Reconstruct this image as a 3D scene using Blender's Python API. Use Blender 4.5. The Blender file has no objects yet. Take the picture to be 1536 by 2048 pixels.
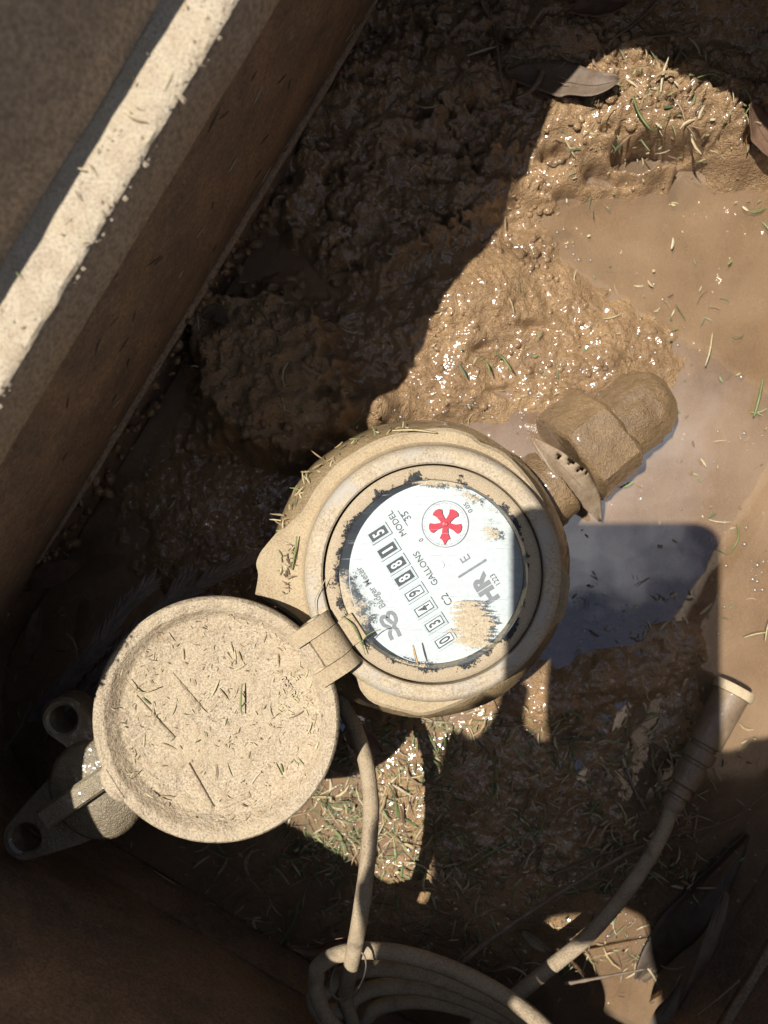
import bpy, bmesh, math, random
import numpy as np
from mathutils import Vector, Matrix
random.seed(7)
rng = np.random.default_rng(11)
sc = bpy.context.scene
COL = sc.collection

# ------------------------------------------------------------------ camera
CAMH = 0.281                       # lens above the meter face (z = 0)
PXM = 0.00019                      # metres per photo pixel on the meter face
cam = bpy.data.cameras.new('camera')
cam.sensor_fit = 'VERTICAL'; cam.sensor_height = 36; cam.sensor_width = 27
cam.lens = 18.0 / (1024 * PXM / CAMH)
cam.clip_start = 0.004; cam.clip_end = 900
cam.dof.use_dof = True; cam.dof.focus_distance = CAMH + 0.004; cam.dof.aperture_fstop = 12
camo = bpy.data.objects.new('camera', cam); COL.objects.link(camo)
camo.location = (0, 0, CAMH); camo.rotation_euler = (0, 0, 0)
sc.camera = camo

# ------------------------------------------------------------------ sun, sky, exposure
SDX, SDY = 0.42, -0.085            # ground travel of the sunlight for each metre it drops
sun = bpy.data.lights.new('sun', 'SUN'); sun.energy = 5.0; sun.angle = math.radians(0.55); sun.color = (1.0, 0.965, 0.915)
suno = bpy.data.objects.new('sun', sun); COL.objects.link(suno)
suno.rotation_euler = Vector((SDX, SDY, -1)).to_track_quat('-Z', 'Y').to_euler()
suno.location = (-2, 0.4, 5)
EL = math.atan(1 / math.hypot(SDX, SDY)); AZ = math.atan2(-SDX, -SDY)
w = bpy.data.worlds.new('World'); sc.world = w; w.use_nodes = True
nt = w.node_tree; nt.nodes.clear()
sky = nt.nodes.new('ShaderNodeTexSky'); sky.sky_type = 'NISHITA'; sky.sun_disc = False
sky.sun_elevation = EL; sky.sun_rotation = AZ; sky.air_density = 1.0; sky.dust_density = 0.6
tc = nt.nodes.new('ShaderNodeTexCoord')
cn = nt.nodes.new('ShaderNodeTexNoise'); cn.noise_dimensions = '4D'; cn.inputs['W'].default_value = 10.96; cn.inputs['Scale'].default_value = 3.6; cn.inputs['Detail'].default_value = 3.5
cn.inputs['Roughness'].default_value = 0.5
cr = nt.nodes.new('ShaderNodeValToRGB'); cr.color_ramp.elements[0].position = 0.54; cr.color_ramp.elements[1].position = 0.70
mx = nt.nodes.new('ShaderNodeMix'); mx.data_type = 'RGBA'
bg = nt.nodes.new('ShaderNodeBackground'); bg.inputs['Strength'].default_value = 0.05
wo = nt.nodes.new('ShaderNodeOutputWorld')
nt.links.new(tc.outputs['Generated'], cn.inputs['Vector']); nt.links.new(cn.outputs['Fac'], cr.inputs['Fac'])
nt.links.new(cr.outputs['Color'], mx.inputs['Factor']); nt.links.new(sky.outputs['Color'], mx.inputs['A'])
mx.inputs['B'].default_value = (20, 20, 21, 1)
nt.links.new(mx.outputs['Result'], bg.inputs['Color']); nt.links.new(bg.outputs[0], wo.inputs[0])
vs = sc.view_settings; vs.view_transform = 'Standard'; vs.look = 'None'; vs.exposure = 0.34; vs.gamma = 1.0
try: vs.use_curve_mapping = False
except Exception: pass
sc.cycles.use_denoising = True
sc.cycles.max_bounces = 8; sc.cycles.diffuse_bounces = 1; sc.cycles.transparent_max_bounces = 12
sc.cycles.sample_clamp_indirect = 4.0; sc.cycles.caustics_reflective = False; sc.cycles.caustics_refractive = False

# ------------------------------------------------------------------ helpers
def px(x, y, z):
    """photo pixel (1536 x 2048) seen at height z -> world point"""
    s = PXM * (CAMH - z) / CAMH
    return Vector(((x - 768) * s, -(y - 1024) * s, z))
def pl(r, z): return r * PXM * (CAMH - z) / CAMH

def node(nt, t, **kw):
    n = nt.nodes.new('ShaderNode' + t)
    for k, v in kw.items():
        if k in n.inputs: n.inputs[k].default_value = v
        else: setattr(n, k, v)
    return n
def new_mat(name):
    m = bpy.data.materials.new(name); m.use_nodes = True
    t = m.node_tree; t.nodes.clear()
    out = t.nodes.new('ShaderNodeOutputMaterial'); p = t.nodes.new('ShaderNodeBsdfPrincipled')
    t.links.new(p.outputs[0], out.inputs[0])
    return m, t, p, out
def noise(t, scale, detail=3, rough=0.55, dist=0.0, vec=None):
    n = node(t, 'TexNoise'); n.inputs['Scale'].default_value = scale; n.inputs['Detail'].default_value = detail
    n.inputs['Roughness'].default_value = rough; n.inputs['Distortion'].default_value = dist
    if vec is None:
        g = node(t, 'NewGeometry'); vec = g.outputs['Position']
    t.links.new(vec, n.inputs['Vector'])
    return n.outputs['Fac']
def ramp(t, fac, stops):
    r = node(t, 'ValToRGB'); e = r.color_ramp.elements
    while len(e) < len(stops): e.new(0.5)
    for i, (p, c) in enumerate(stops):
        e[i].position = p; e[i].color = (c, c, c, 1) if not hasattr(c, '__len__') else (*c, 1)
    t.links.new(fac, r.inputs['Fac']); return r.outputs['Color']
def mix(t, fac, a, b, blend='MIX'):
    m = node(t, 'Mix'); m.data_type = 'RGBA'; m.blend_type = blend
    for k, v in (('Factor', fac), ('A', a), ('B', b)):
        if hasattr(v, 'is_linked') or isinstance(v, bpy.types.NodeSocket): t.links.new(v, m.inputs[k])
        elif hasattr(v, '__len__'): m.inputs[k].default_value = (*v, 1)[:4]
        else: m.inputs[k].default_value = v
    return m.outputs['Result']
def math_(t, op, a, b=0.0, clamp=False):
    m = node(t, 'Math'); m.operation = op; m.use_clamp = clamp
    for i, v in enumerate((a, b)):
        if isinstance(v, bpy.types.NodeSocket): t.links.new(v, m.inputs[i])
        else: m.inputs[i].default_value = v
    return m.outputs[0]
def bump(t, h, strength, dist, prev=None):
    b = node(t, 'Bump'); b.inputs['Strength'].default_value = strength; b.inputs['Distance'].default_value = dist
    t.links.new(h, b.inputs['Height'])
    if prev is not None: t.links.new(prev, b.inputs['Normal'])
    return b.outputs[0]
def L(t, a, b): t.links.new(a, b)

def mesh_obj(name, verts, faces, m=None, parent=None, smooth=False, label=None, cat=None, group=None, kind=None):
    """one mesh object, verts in world coordinates; a top-level one gets its origin at its base"""
    me = bpy.data.meshes.new(name)
    verts = [Vector(v) for v in verts]
    if parent is None and verts and kind is None:
        n = len(verts); c = sum(verts, Vector()) / n; c.z = min(v.z for v in verts)
        verts = [v - c for v in verts]
    else: c = Vector()
    me.from_pydata([tuple(v) for v in verts], [], faces); me.update()
    if smooth:
        me.polygons.foreach_set('use_smooth', [True] * len(me.polygons))
    o = bpy.data.objects.new(name, me); COL.objects.link(o); o.location = c
    if m: me.materials.append(m)
    if parent is not None:
        o.parent = parent
        pm = parent.matrix_world if parent.parent is None else Matrix()
        o.matrix_parent_inverse = Matrix.Translation(-parent.location) if parent.parent is None else Matrix()
    tag(o, label, cat, group, kind)
    return o
def tag(o, label=None, cat=None, group=None, kind=None):
    for k, v in (('label', label), ('category', cat), ('group', group), ('kind', kind)):
        if v: o[k] = v
    return o
def thing(name, loc, label, cat, group=None):
    o = bpy.data.objects.new(name, None); COL.objects.link(o); o.location = loc; o.empty_display_size = 0.01
    return tag(o, label, cat, group)
def autosmooth(o, ang=35):
    me = o.data; bm = bmesh.new(); bm.from_mesh(me)
    for f in bm.faces: f.smooth = True
    a = math.radians(ang)
    for e in bm.edges:
        if len(e.link_faces) == 2: e.smooth = e.calc_face_angle(0) < a
    bm.to_mesh(me); bm.free(); return o

class MB:
    """collects shapes, builds ONE mesh object"""
    def __init__(s): s.v = []; s.f = []
    def add(s, v, f):
        o = len(s.v); s.v += [Vector(p) for p in v]; s.f += [[i + o for i in q] for q in f]; return s
    def box(s, c, ax, ay, az):
        c, ax, ay, az = map(Vector, (c, ax, ay, az))
        v = [c + i * ax + j * ay + k * az for k in (-1, 1) for j in (-1, 1) for i in (-1, 1)]
        return s.add(v, [(0, 2, 3, 1), (4, 5, 7, 6), (0, 1, 5, 4), (2, 6, 7, 3), (0, 4, 6, 2), (1, 3, 7, 5)])
    def prism(s, pts, z0, z1, bev=0.0):
        """2D outline (world xy, any order) extruded from z0 up to z1 with a small top bevel"""
        a = sum(pts[i][0] * pts[(i + 1) % len(pts)][1] - pts[(i + 1) % len(pts)][0] * pts[i][1] for i in range(len(pts)))
        if a < 0: pts = pts[::-1]
        n = len(pts); c = (sum(p[0] for p in pts) / n, sum(p[1] for p in pts) / n)
        rings = [[(p[0], p[1], z0) for p in pts]]
        if bev:
            rings.append([(p[0], p[1], z1 - bev) for p in pts])
            def ins(i):
                p0, p1, p2 = Vector(pts[i - 1][:2]), Vector(pts[i][:2]), Vector(pts[(i + 1) % n][:2])
                d = ((p1 - p0).normalized() + (p2 - p1).normalized())
                if d.length < 1e-9: d = p2 - p1
                d.normalize(); return p1 + Vector((-d.y, d.x)) * bev
            rings.append([(*ins(i), z1) for i in range(n)])
        else: rings.append([(p[0], p[1], z1) for p in pts])
        v = [p for r in rings for p in r]; f = []
        for k in range(len(rings) - 1):
            for i in range(n):
                j = (i + 1) % n; f.append((k * n + i, k * n + j, (k + 1) * n + j, (k + 1) * n + i))
        f.append(list(range((len(rings) - 1) * n, len(rings) * n))); f.append(list(range(n))[::-1])
        return s.add(v, f)
    def lathe(s, c, prof, n=96, axis=None, closed=False, wob=None, cap=True):
        """profile [(radius, height)] round a vertical axis at c (or along axis)"""
        c = Vector(c); v = []; f = []
        if axis is None: X, Y, Z = Vector((1, 0, 0)), Vector((0, 1, 0)), Vector((0, 0, 1))
        else:
            Z = Vector(axis).normalized(); X = Z.orthogonal().normalized(); Y = Z.cross(X)
        for (r, h) in prof:
            for i in range(n):
                a = 2 * math.pi * i / n; rr = r * (wob(a) if wob else 1)
                v.append(c + X * (rr * math.cos(a)) + Y * (rr * math.sin(a)) + Z * h)
        m = len(prof)
        for k in range(m if closed else m - 1):
            k2 = (k + 1) % m
            for i in range(n):
                j = (i + 1) % n; f.append((k * n + i, k * n + j, k2 * n + j, k2 * n + i))
        if not closed and cap:
            if prof[0][0] > 1e-6: f.append(list(range(n))[::-1])
            if prof[-1][0] > 1e-6: f.append(list(range((m - 1) * n, m * n)))
        return s.add(v, f)
    def tube(s, pts, r, n=14, cap=True, flat=1.0):
        pts = [Vector(p) for p in pts]; m = len(pts)
        rs = r if hasattr(r, '__len__') else [r] * m
        v = []; f = []; N = None
        for i in range(m):
            T = (pts[min(i + 1, m - 1)] - pts[max(i - 1, 0)]).normalized()
            if N is None: N = T.orthogonal().normalized()
            N = (N - T * N.dot(T)).normalized(); B = T.cross(N)
            for k in range(n):
                a = 2 * math.pi * k / n; v.append(pts[i] + (N * math.cos(a) + B * math.sin(a) * flat) * rs[i])
        for i in range(m - 1):
            for k in range(n):
                j = (k + 1) % n; f.append((i * n + k, i * n + j, (i + 1) * n + j, (i + 1) * n + k))
        if cap: f.append(list(range(n))[::-1]); f.append(list(range((m - 1) * n, m * n)))
        return s.add(v, f)
    def build(s, name, m=None, parent=None, smooth=None, **kw):
        o = mesh_obj(name, s.v, s.f, m, parent, **kw)
        if smooth: autosmooth(o, smooth)
        return o
def spline(pts, n=10):
    """Catmull-Rom through the points"""
    P = [Vector(p) for p in pts]; P = [2 * P[0] - P[1]] + P + [2 * P[-1] - P[-2]]; out = []
    for i in range(1, len(P) - 2):
        for k in range(n):
            t = k / n; a, b, c, d = P[i - 1], P[i], P[i + 1], P[i + 2]
            out.append(0.5 * ((2 * b) + (c - a) * t + (2 * a - 5 * b + 4 * c - d) * t * t + (3 * b - a - 3 * c + d) * t ** 3))
    out.append(P[-2]); return out

# numpy noise
def _h(ix, iy, seed):
    h = (ix.astype(np.int64) * 374761393 + iy.astype(np.int64) * 668265263 + seed * 974634777) & 0xffffffff
    h = ((h ^ (h >> 13)) * 1274126177) & 0xffffffff
    return ((h ^ (h >> 16)) & 0xffff) / 65535.0
def gnoise(x, y, seed=0):
    ix, iy = np.floor(x), np.floor(y); fx, fy = x - ix, y - iy
    u, v = fx ** 3 * (fx * (fx * 6 - 15) + 10), fy ** 3 * (fy * (fy * 6 - 15) + 10)
    def g(i, j):
        a = _h(ix + i, iy + j, seed) * 2 * np.pi
        return np.cos(a) * (fx - i) + np.sin(a) * (fy - j)
    return 1.4 * ((g(0, 0) * (1 - u) + g(1, 0) * u) * (1 - v) + (g(0, 1) * (1 - u) + g(1, 1) * u) * v)
def fbm(x, y, seed=0, octv=4, gain=0.5):
    s = 0; a = 1; t = 0
    for k in range(octv):
        s = s + a * gnoise(x * 2 ** k, y * 2 ** k, seed + k * 17); t += a; a *= gain
    return s / t
def worley(x, y, seed=0):
    ix, iy = np.floor(x), np.floor(y); d = np.full(x.shape, 9.0)
    for i in (-1, 0, 1):
        for j in (-1, 0, 1):
            cx = ix + i + _h(ix + i, iy + j, seed); cy = iy + j + _h(ix + i, iy + j, seed + 5)
            d = np.minimum(d, (cx - x) ** 2 + (cy - y) ** 2)
    return np.sqrt(d)
def sst(a, b, x):
    t = np.clip((x - a) / (b - a), 0, 1); return t * t * (3 - 2 * t)

# ------------------------------------------------------------------ materials
def dusty(name, base=(0.47, 0.365, 0.225), dark=(0.25, 0.178, 0.105), under=(0.44, 0.395, 0.33), expo=0.0, grain=1.0, rough=0.92):
    """metal or plastic under a coat of dried silt; expo = how much of what is under it shows"""
    m, t, p, out = new_mat(name)
    g = noise(t, 1250, 4, 0.75); big = noise(t, 70, 4, 0.6)
    c = mix(t, ramp(t, g, [(0.34, 0), (0.56, 1)]), dark, base)
    c = mix(t, ramp(t, noise(t, 190, 5, 0.65), [(0.45, 0), (0.72, 0.5)]), c, (0.33, 0.22, 0.135))
    c = mix(t, ramp(t, big, [(0.35, 0), (0.7, 1)]), c, mix(t, 0.5, c, (0.55, 0.44, 0.28)))
    wear = math_(t, 'ADD', noise(t, 48, 4, 0.6), math_(t, 'MULTIPLY', g, 0.34))
    c = mix(t, ramp(t, wear, [(0.84 - expo, 0), (0.93 - expo, 0.85)]), c, under)
    L(t, c, p.inputs['Base Color']); p.inputs['Roughness'].default_value = rough
    p.inputs['Specular IOR Level'].default_value = 0.25
    n = bump(t, g, 0.55 * grain, 0.0006); n = bump(t, noise(t, 260, 4), 0.35 * grain, 0.0012, n)
    if grain > 1.6: n = bump(t, noise(t, 95, 4, 0.6), 0.7, 0.004, n)
    L(t, n, p.inputs['Normal']); return m
M = {}
M['dust'] = dusty('silt_dust')
M['dust_ring'] = dusty('silt_on_ring', base=(0.52, 0.44, 0.32), expo=0.17, grain=0.6)
M['dust_cover'] = dusty('silt_in_cover', base=(0.60, 0.49, 0.345), dark=(0.23, 0.16, 0.095), under=(0.50, 0.44, 0.36), expo=-0.02, grain=1.7)
M['dust_cable'] = dusty('silt_on_cable', base=(0.43, 0.335, 0.22), dark=(0.20, 0.145, 0.09), under=(0.18, 0.14, 0.10), expo=0.05, grain=1.3)

def wet_mud_mat(name, light=(0.53, 0.328, 0.158), dark=(0.265, 0.157, 0.074), rough=0.3, coat=0.6, attr=None, bs=1.0):
    m, t, p, out = new_mat(name)
    a = noise(t, 45, 5, 0.6); b = noise(t, 420, 4, 0.6); f = noise(t, 1500, 2, 0.5)
    c = mix(t, ramp(t, a, [(0.3, 0), (0.68, 1)]), dark, light)
    c = mix(t, ramp(t, b, [(0.35, 0), (0.7, 1)]), mix(t, 0.45, c, dark), c)
    if attr:
        at = node(t, 'Attribute'); at.attribute_name = attr; wet = at.outputs['Fac']
        dry = mix(t, 0.30, c, (0.50, 0.34, 0.185))
        c = mix(t, wet, dry, c)
        L(t, math_(t, 'SUBTRACT', 0.70, math_(t, 'MULTIPLY', wet, 0.32)), p.inputs['Roughness'])
        L(t, math_(t, 'MULTIPLY', wet, coat), p.inputs['Coat Weight'])
    else:
        p.inputs['Roughness'].default_value = rough; p.inputs['Coat Weight'].default_value = coat
    p.inputs['Coat Roughness'].default_value = 0.15; p.inputs['Coat IOR'].default_value = 1.6
    L(t, c, p.inputs['Base Color'])
    n = bump(t, b, 0.6 * bs, 0.003); n2 = bump(t, f, 0.9 * bs, 0.0014, n)
    c = mix(t, ramp(t, noise(t, 1100, 3, 0.7), [(0.30, 0.6), (0.42, 0.0)]), c, tuple(x * 0.5 for x in dark)); L(t, c, p.inputs['Base Color'])
    L(t, n2, p.inputs['Normal'])
    cnn = bump(t, noise(t, 230, 1.5, 0.4), 1.0 * bs, 0.0018)
    L(t, cnn, p.inputs['Coat Normal'])
    return m
M['mud'] = wet_mud_mat('wet_mud', attr='wet', coat=1.0)
M['mud_crumb'] = wet_mud_mat('mud_crumb', rough=0.5, coat=0.6)
M['mud_pipe'] = wet_mud_mat('mud_on_brass', light=(0.32, 0.205, 0.098), dark=(0.17, 0.106, 0.05), rough=0.42, coat=1.0, bs=0.7)
M['silty_brass'] = wet_mud_mat('brass_under_wet_silt', light=(0.36, 0.26, 0.135), dark=(0.21, 0.145, 0.075), rough=0.4, coat=0.8, bs=0.6)
M['valve'] = wet_mud_mat('wet_corroded_brass', light=(0.40, 0.33, 0.21), dark=(0.17, 0.13, 0.08), rough=0.35, coat=0.8, bs=0.6)

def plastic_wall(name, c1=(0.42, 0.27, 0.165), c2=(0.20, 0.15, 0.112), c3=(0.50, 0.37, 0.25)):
    m, t, p, out = new_mat(name)
    a = noise(t, 26, 6, 0.66, 0.8); g = noise(t, 700, 5, 0.78); s = noise(t, 150, 5, 0.75)
    c = mix(t, ramp(t, a, [(0.32, 0), (0.62, 1)]), c2, c1)
    c = mix(t, ramp(t, s, [(0.52, 0), (0.75, 0.7)]), c, c3)
    c = mix(t, ramp(t, g, [(0.36, 0.0), (0.6, 1)]), mix(t, 0.55, c, (0.05, 0.038, 0.028)), c)
    L(t, c, p.inputs['Base Color']); p.inputs['Roughness'].default_value = 0.8; p.inputs['Specular IOR Level'].default_value = 0.25
    n = bump(t, g, 0.8, 0.0012); n = bump(t, s, 0.55, 0.0025, n); L(t, n, p.inputs['Normal']); return m
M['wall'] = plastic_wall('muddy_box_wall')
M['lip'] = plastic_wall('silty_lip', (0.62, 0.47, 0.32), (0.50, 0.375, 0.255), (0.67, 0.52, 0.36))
M['collar'] = plastic_wall('silty_collar_skylit', (0.62, 0.46, 0.31), (0.42, 0.315, 0.22), (0.66, 0.51, 0.36))  # silty wall tone, lightened in its colour for the sky and bounce light
M['bead'] = plastic_wall('pale_bead', (0.60, 0.44, 0.29), (0.48, 0.35, 0.23), (0.66, 0.50, 0.34))
M['ledge'] = dusty('silt_on_ledge', base=(0.58, 0.49, 0.365), dark=(0.30, 0.235, 0.16), expo=-0.05, grain=1.5)

def plain(name, col, rough=0.5, metal=0.0, spec=0.5, coat=0.0):
    m, t, p, out = new_mat(name); p.inputs['Base Color'].default_value = (*col, 1)
    p.inputs['Roughness'].default_value = rough; p.inputs['Metallic'].default_value = metal
    p.inputs['Specular IOR Level'].default_value = spec; p.inputs['Coat Weight'].default_value = coat
    a = noise(t, 500, 3); L(t, mix(t, ramp(t, a, [(0.35, 0), (0.65, 1)]), tuple(x * 0.86 for x in col), col), p.inputs['Base Color'])
    return m
M['dial'] = plain('dial_white', (0.645, 0.675, 0.665), 0.5)
M['dial_white'] = plain('wheel_white', (0.80, 0.82, 0.80), 0.5)
M['dial_bezel'] = plain('window_bezel_grey', (0.58, 0.63, 0.63), 0.4)
M['wheel_black'] = plain('wheel_black', (0.022, 0.024, 0.028), 0.45)
M['ink'] = plain('dark_ink', (0.05, 0.055, 0.06), 0.6)
M['ink_grey'] = plain('grey_ink', (0.24, 0.24, 0.25), 0.6)
M['red'] = plain('red_plastic', (0.62, 0.022, 0.045), 0.35)
M['hole'] = plain('dark_cavity', (0.012, 0.01, 0.008), 0.9, spec=0.1)
M['phone'] = plain('black_phone_case', (0.02, 0.02, 0.022), 0.4)
M['screen'] = plain('dark_screen_glass', (0.01, 0.01, 0.012), 0.08)
M['tie'] = plain('pale_wire', (0.26, 0.215, 0.16), 0.6)
M['conn'] = wet_mud_mat('connector_rubber', light=(0.38, 0.275, 0.17), dark=(0.18, 0.125, 0.078), rough=0.55, coat=0.25, bs=0.25)
M['conn_cap'] = dusty('pale_cap', base=(0.58, 0.46, 0.30), dark=(0.42, 0.31, 0.19), expo=-0.2)

def attr_mat(name, attr='col', rough=0.6, transl=0.0):
    m, t, p, out = new_mat(name); a = node(t, 'Attribute'); a.attribute_name = attr
    n = noise(t, 900, 3)
    L(t, mix(t, ramp(t, n, [(0.3, 0.0), (0.7, 1)]), mix(t, 0.3, a.outputs['Color'], (0.03, 0.022, 0.014)), a.outputs['Color']), p.inputs['Base Color'])
    p.inputs['Roughness'].default_value = rough; return m
M['clip'] = attr_mat('cut_grass')
def leaf_mat(name, c1, c2, rough=0.65):
    m, t, p, out = new_mat(name); n = noise(t, 160, 5, 0.6); f = noise(t, 1200, 3)
    c = mix(t, ramp(t, n, [(0.3, 0), (0.7, 1)]), c1, c2)
    c = mix(t, ramp(t, f, [(0.3, 0.3), (0.6, 0)]), c, (0.05, 0.035, 0.02))
    L(t, c, p.inputs['Base Color']); p.inputs['Roughness'].default_value = rough
    L(t, bump(t, n, 0.3, 0.002), p.inputs['Normal']); return m
M['leaf_grey'] = leaf_mat('dry_grey_leaf', (0.12, 0.085, 0.055), (0.20, 0.14, 0.095))
M['leaf_tan'] = leaf_mat('dry_tan_leaf', (0.28, 0.19, 0.115), (0.42, 0.32, 0.21))
M['leaf_brown'] = leaf_mat('dry_brown_leaf', (0.16, 0.085, 0.048), (0.25, 0.15, 0.095))
M['leaf_dark'] = leaf_mat('wet_dark_leaf', (0.05, 0.036, 0.026), (0.11, 0.08, 0.055), 0.7)
M['cedar'] = leaf_mat('dead_cedar', (0.22, 0.17, 0.14), (0.36, 0.285, 0.24))
M['root'] = leaf_mat('root_bark', (0.15, 0.10, 0.065), (0.27, 0.20, 0.14))
M['blade_green'] = leaf_mat('fresh_grass', (0.16, 0.21, 0.06), (0.30, 0.35, 0.14))
M['blade_straw'] = leaf_mat('straw', (0.48, 0.38, 0.19), (0.62, 0.52, 0.30))
M['needle'] = leaf_mat('orange_needle', (0.50, 0.28, 0.09), (0.62, 0.40, 0.17))

# water: clear film with silt in it, mirror by Fresnel
m, t, p, out = new_mat('muddy_water'); M['water'] = m
t.nodes.remove(p)
tr = node(t, 'BsdfTransparent'); tr.inputs['Color'].default_value = (0.86, 0.80, 0.72, 1)
df = node(t, 'BsdfDiffuse'); df.inputs['Color'].default_value = (0.60, 0.41, 0.25, 1)
gl = node(t, 'BsdfGlossy'); gl.inputs['Roughness'].default_value = 0.015; gl.inputs['Color'].default_value = (1, 1, 1, 1)
fr = node(t, 'Fresnel'); fr.inputs['IOR'].default_value = 2.4
m1 = node(t, 'MixShader'); m2 = node(t, 'MixShader')
L(t, ramp(t, noise(t, 18, 4), [(0.3, 0.16), (0.7, 0.42)]), m1.inputs[0])
L(t, tr.outputs[0], m1.inputs[1]); L(t, df.outputs[0], m1.inputs[2])
L(t, fr.outputs[0], m2.inputs[0]); L(t, m1.outputs[0], m2.inputs[1]); L(t, gl.outputs[0], m2.inputs[2])
wn = bump(t, noise(t, 40, 2), 0.10, 0.0015); L(t, wn, gl.inputs['Normal']); L(t, wn, fr.inputs['Normal'])
L(t, m2.outputs[0], out.inputs[0])
# bubbles
m, t, p, out = new_mat('bubble_film'); M['bubble'] = m; t.nodes.remove(p)
tr = node(t, 'BsdfTransparent'); gl = node(t, 'BsdfGlossy'); gl.inputs['Roughness'].default_value = 0.32
m2 = node(t, 'MixShader'); m2.inputs[0].default_value = 0.16
t.nodes.update() if hasattr(t.nodes, 'update') else None; L(t, tr.outputs[0], m2.inputs[1]); L(t, gl.outputs[0], m2.inputs[2]); L(t, m2.outputs[0], out.inputs[0])

# ------------------------------------------------------------------ the box the meter sits in
UX = Vector((0.857, -0.515, 0)).normalized(); VX = Vector((-0.515, -0.857, 0)).normalized()   # across and along the box
U0, U1, V0, V1, RC = -0.0957, 0.225, -0.222, 0.182, 0.040
VW = -0.266                        # the far end wall stands back under a wider shelf
def rrect(d, n=14, sub=24, v0=None):
    V0 = globals()['V0'] if v0 is None else v0
    r = RC + d; pts = []
    for (cu, cv, a0) in ((U1 - RC, V1 - RC, 0), (U0 + RC, V1 - RC, 90), (U0 + RC, V0 + RC, 180), (U1 - RC, V0 + RC, 270)):
        for k in range(n + 1):
            a = math.radians(a0 + 90 * k / n); pts.append((cu + r * math.cos(a), cv + r * math.sin(a)))
    out = []
    for i in range(len(pts)):
        p, q = pts[i], pts[(i + 1) % len(pts)]
        m_ = sub if (i + 1) % (n + 1) == 0 else 1
        for k in range(m_): out.append((p[0] + (q[0] - p[0]) * k / m_, p[1] + (q[1] - p[1]) * k / m_))
    return out
def sweep(prof, closed=True, jit=0.0, sub=24, v0=None):
    rings = [rrect(d, sub=sub, v0=v0) for d, z in prof]; n = len(rings[0]); v = []; f = []
    for k, (d, z) in enumerate(prof):
        for i, (a, b) in enumerate(rings[k]):
            j = jit * (gnoise(np.array([i * 0.37]), np.array([k * 3.1]), 3)[0]) if jit else 0
            v.append(UX * (a + j) + VX * (b + j) + Vector((0, 0, z + j * 0.6)))
    m_ = len(prof)
    for k in range(m_ if closed else m_ - 1):
        k2 = (k + 1) % m_
        for i in range(n):
            j = (i + 1) % n; f.append((k * n + i, k2 * n + i, k2 * n + j, k * n + j))
    return v, f
LIPZ = 0.098
box = thing('meter_box', UX * 0.06 + VX * -0.02 + Vector((0, 0, -0.1)), 'brown mud-stained underground meter box with an inner ledge', 'meter box')
def boxpart(name, prof, m, ang=40, **k):
    v, f = sweep(prof, **k); o = mesh_obj(name, v, f, m, box); autosmooth(o, ang); return o
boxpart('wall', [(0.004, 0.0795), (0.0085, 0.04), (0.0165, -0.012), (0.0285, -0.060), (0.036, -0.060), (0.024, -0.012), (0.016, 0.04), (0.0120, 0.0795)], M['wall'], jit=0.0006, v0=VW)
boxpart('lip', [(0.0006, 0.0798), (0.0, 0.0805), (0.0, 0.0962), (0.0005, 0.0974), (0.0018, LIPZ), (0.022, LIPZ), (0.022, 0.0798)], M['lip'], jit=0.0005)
boxpart('ledge_silt', [(0.0002, 0.0983), (0.0010, 0.0991), (0.004, 0.0994), (0.009, 0.0991), (0.0165, 0.0993), (0.0165, 0.0982)], M['ledge'], jit=0.0005, sub=150)
for (u_, sgn, va, vb) in ((U0 - 0.0262, 1, V0 + 0.018, 0.10), (U1 + 0.0262, -1, V0 + 0.03, V1 - 0.02)):     # moulded bead low on each long wall
    mb = MB(); a_ = UX * u_ + VX * va + Vector((0, 0, -0.0515)); b_ = UX * u_ + VX * vb + Vector((0, 0, -0.0515)); sp_ = [a_ + (b_ - a_) * k / 40 for k in range(41)]
    mb.tube(sp_, [0.0023 * min(1.0, 0.35 + min(k, 40 - k) * 0.12) * (1 + 0.08 * math.sin(k * 1.9)) for k in range(41)], 12)\
        .build('bead', M['bead'], box, smooth=60)
boxpart('flange', [(0.0280, -0.0603), (0.0288, -0.12), (0.035, -0.12), (0.035, -0.0603)], M['wall'], v0=VW)
MB().box(UX * (U0 + U1) / 2 + VX * (V0 - 0.049) + Vector((0, 0, 0.0885)), UX * 0.185, VX * 0.0265, Vector((0, 0, 0.0075))).build('end_shelf', M['lip'], box)
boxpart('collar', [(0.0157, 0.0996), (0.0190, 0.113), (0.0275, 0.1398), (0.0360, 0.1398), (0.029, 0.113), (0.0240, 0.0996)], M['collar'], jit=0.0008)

# ------------------------------------------------------------------ ground outside the box
v = []; f = []
rings = [rrect(0.034)] ; n = len(rings[0])
cen = UX * 0.06 + VX * -0.02
m, t, p, out = new_mat('lawn_soil')
a = noise(t, 30, 5, 0.7); c = mix(t, ramp(t, a, [(0.35, 0), (0.65, 1)]), (0.075, 0.055, 0.03), (0.07, 0.095, 0.03))
L(t, c, p.inputs['Base Color']); p.inputs['Roughness'].default_value = 0.95; L(t, bump(t, a, 1.0, 0.02), p.inputs['Normal']); M['lawn'] = m
base = [UX * a + VX * b for a, b in rings[0]]
for k, sc_ in enumerate((1.0, 1.6, 4, 30, 300, 2500)):
    for q in base:
        d = (q - cen) * sc_ if sc_ < 4 else (q - cen).normalized() * 0.25 * sc_
        vv = cen + d; v.append(Vector((vv.x, vv.y, 0.1392 if k == 0 else 0.142)))
for k in range(5):
    for i in range(n):
        j = (i + 1) % n; f.append((k * n + i, (k + 1) * n + i, (k + 1) * n + j, k * n + j))
o = mesh_obj('lawn', v, f, M['lawn'], kind='structure', smooth=True)
tag(o, 'lawn soil around the top of the box')

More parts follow.
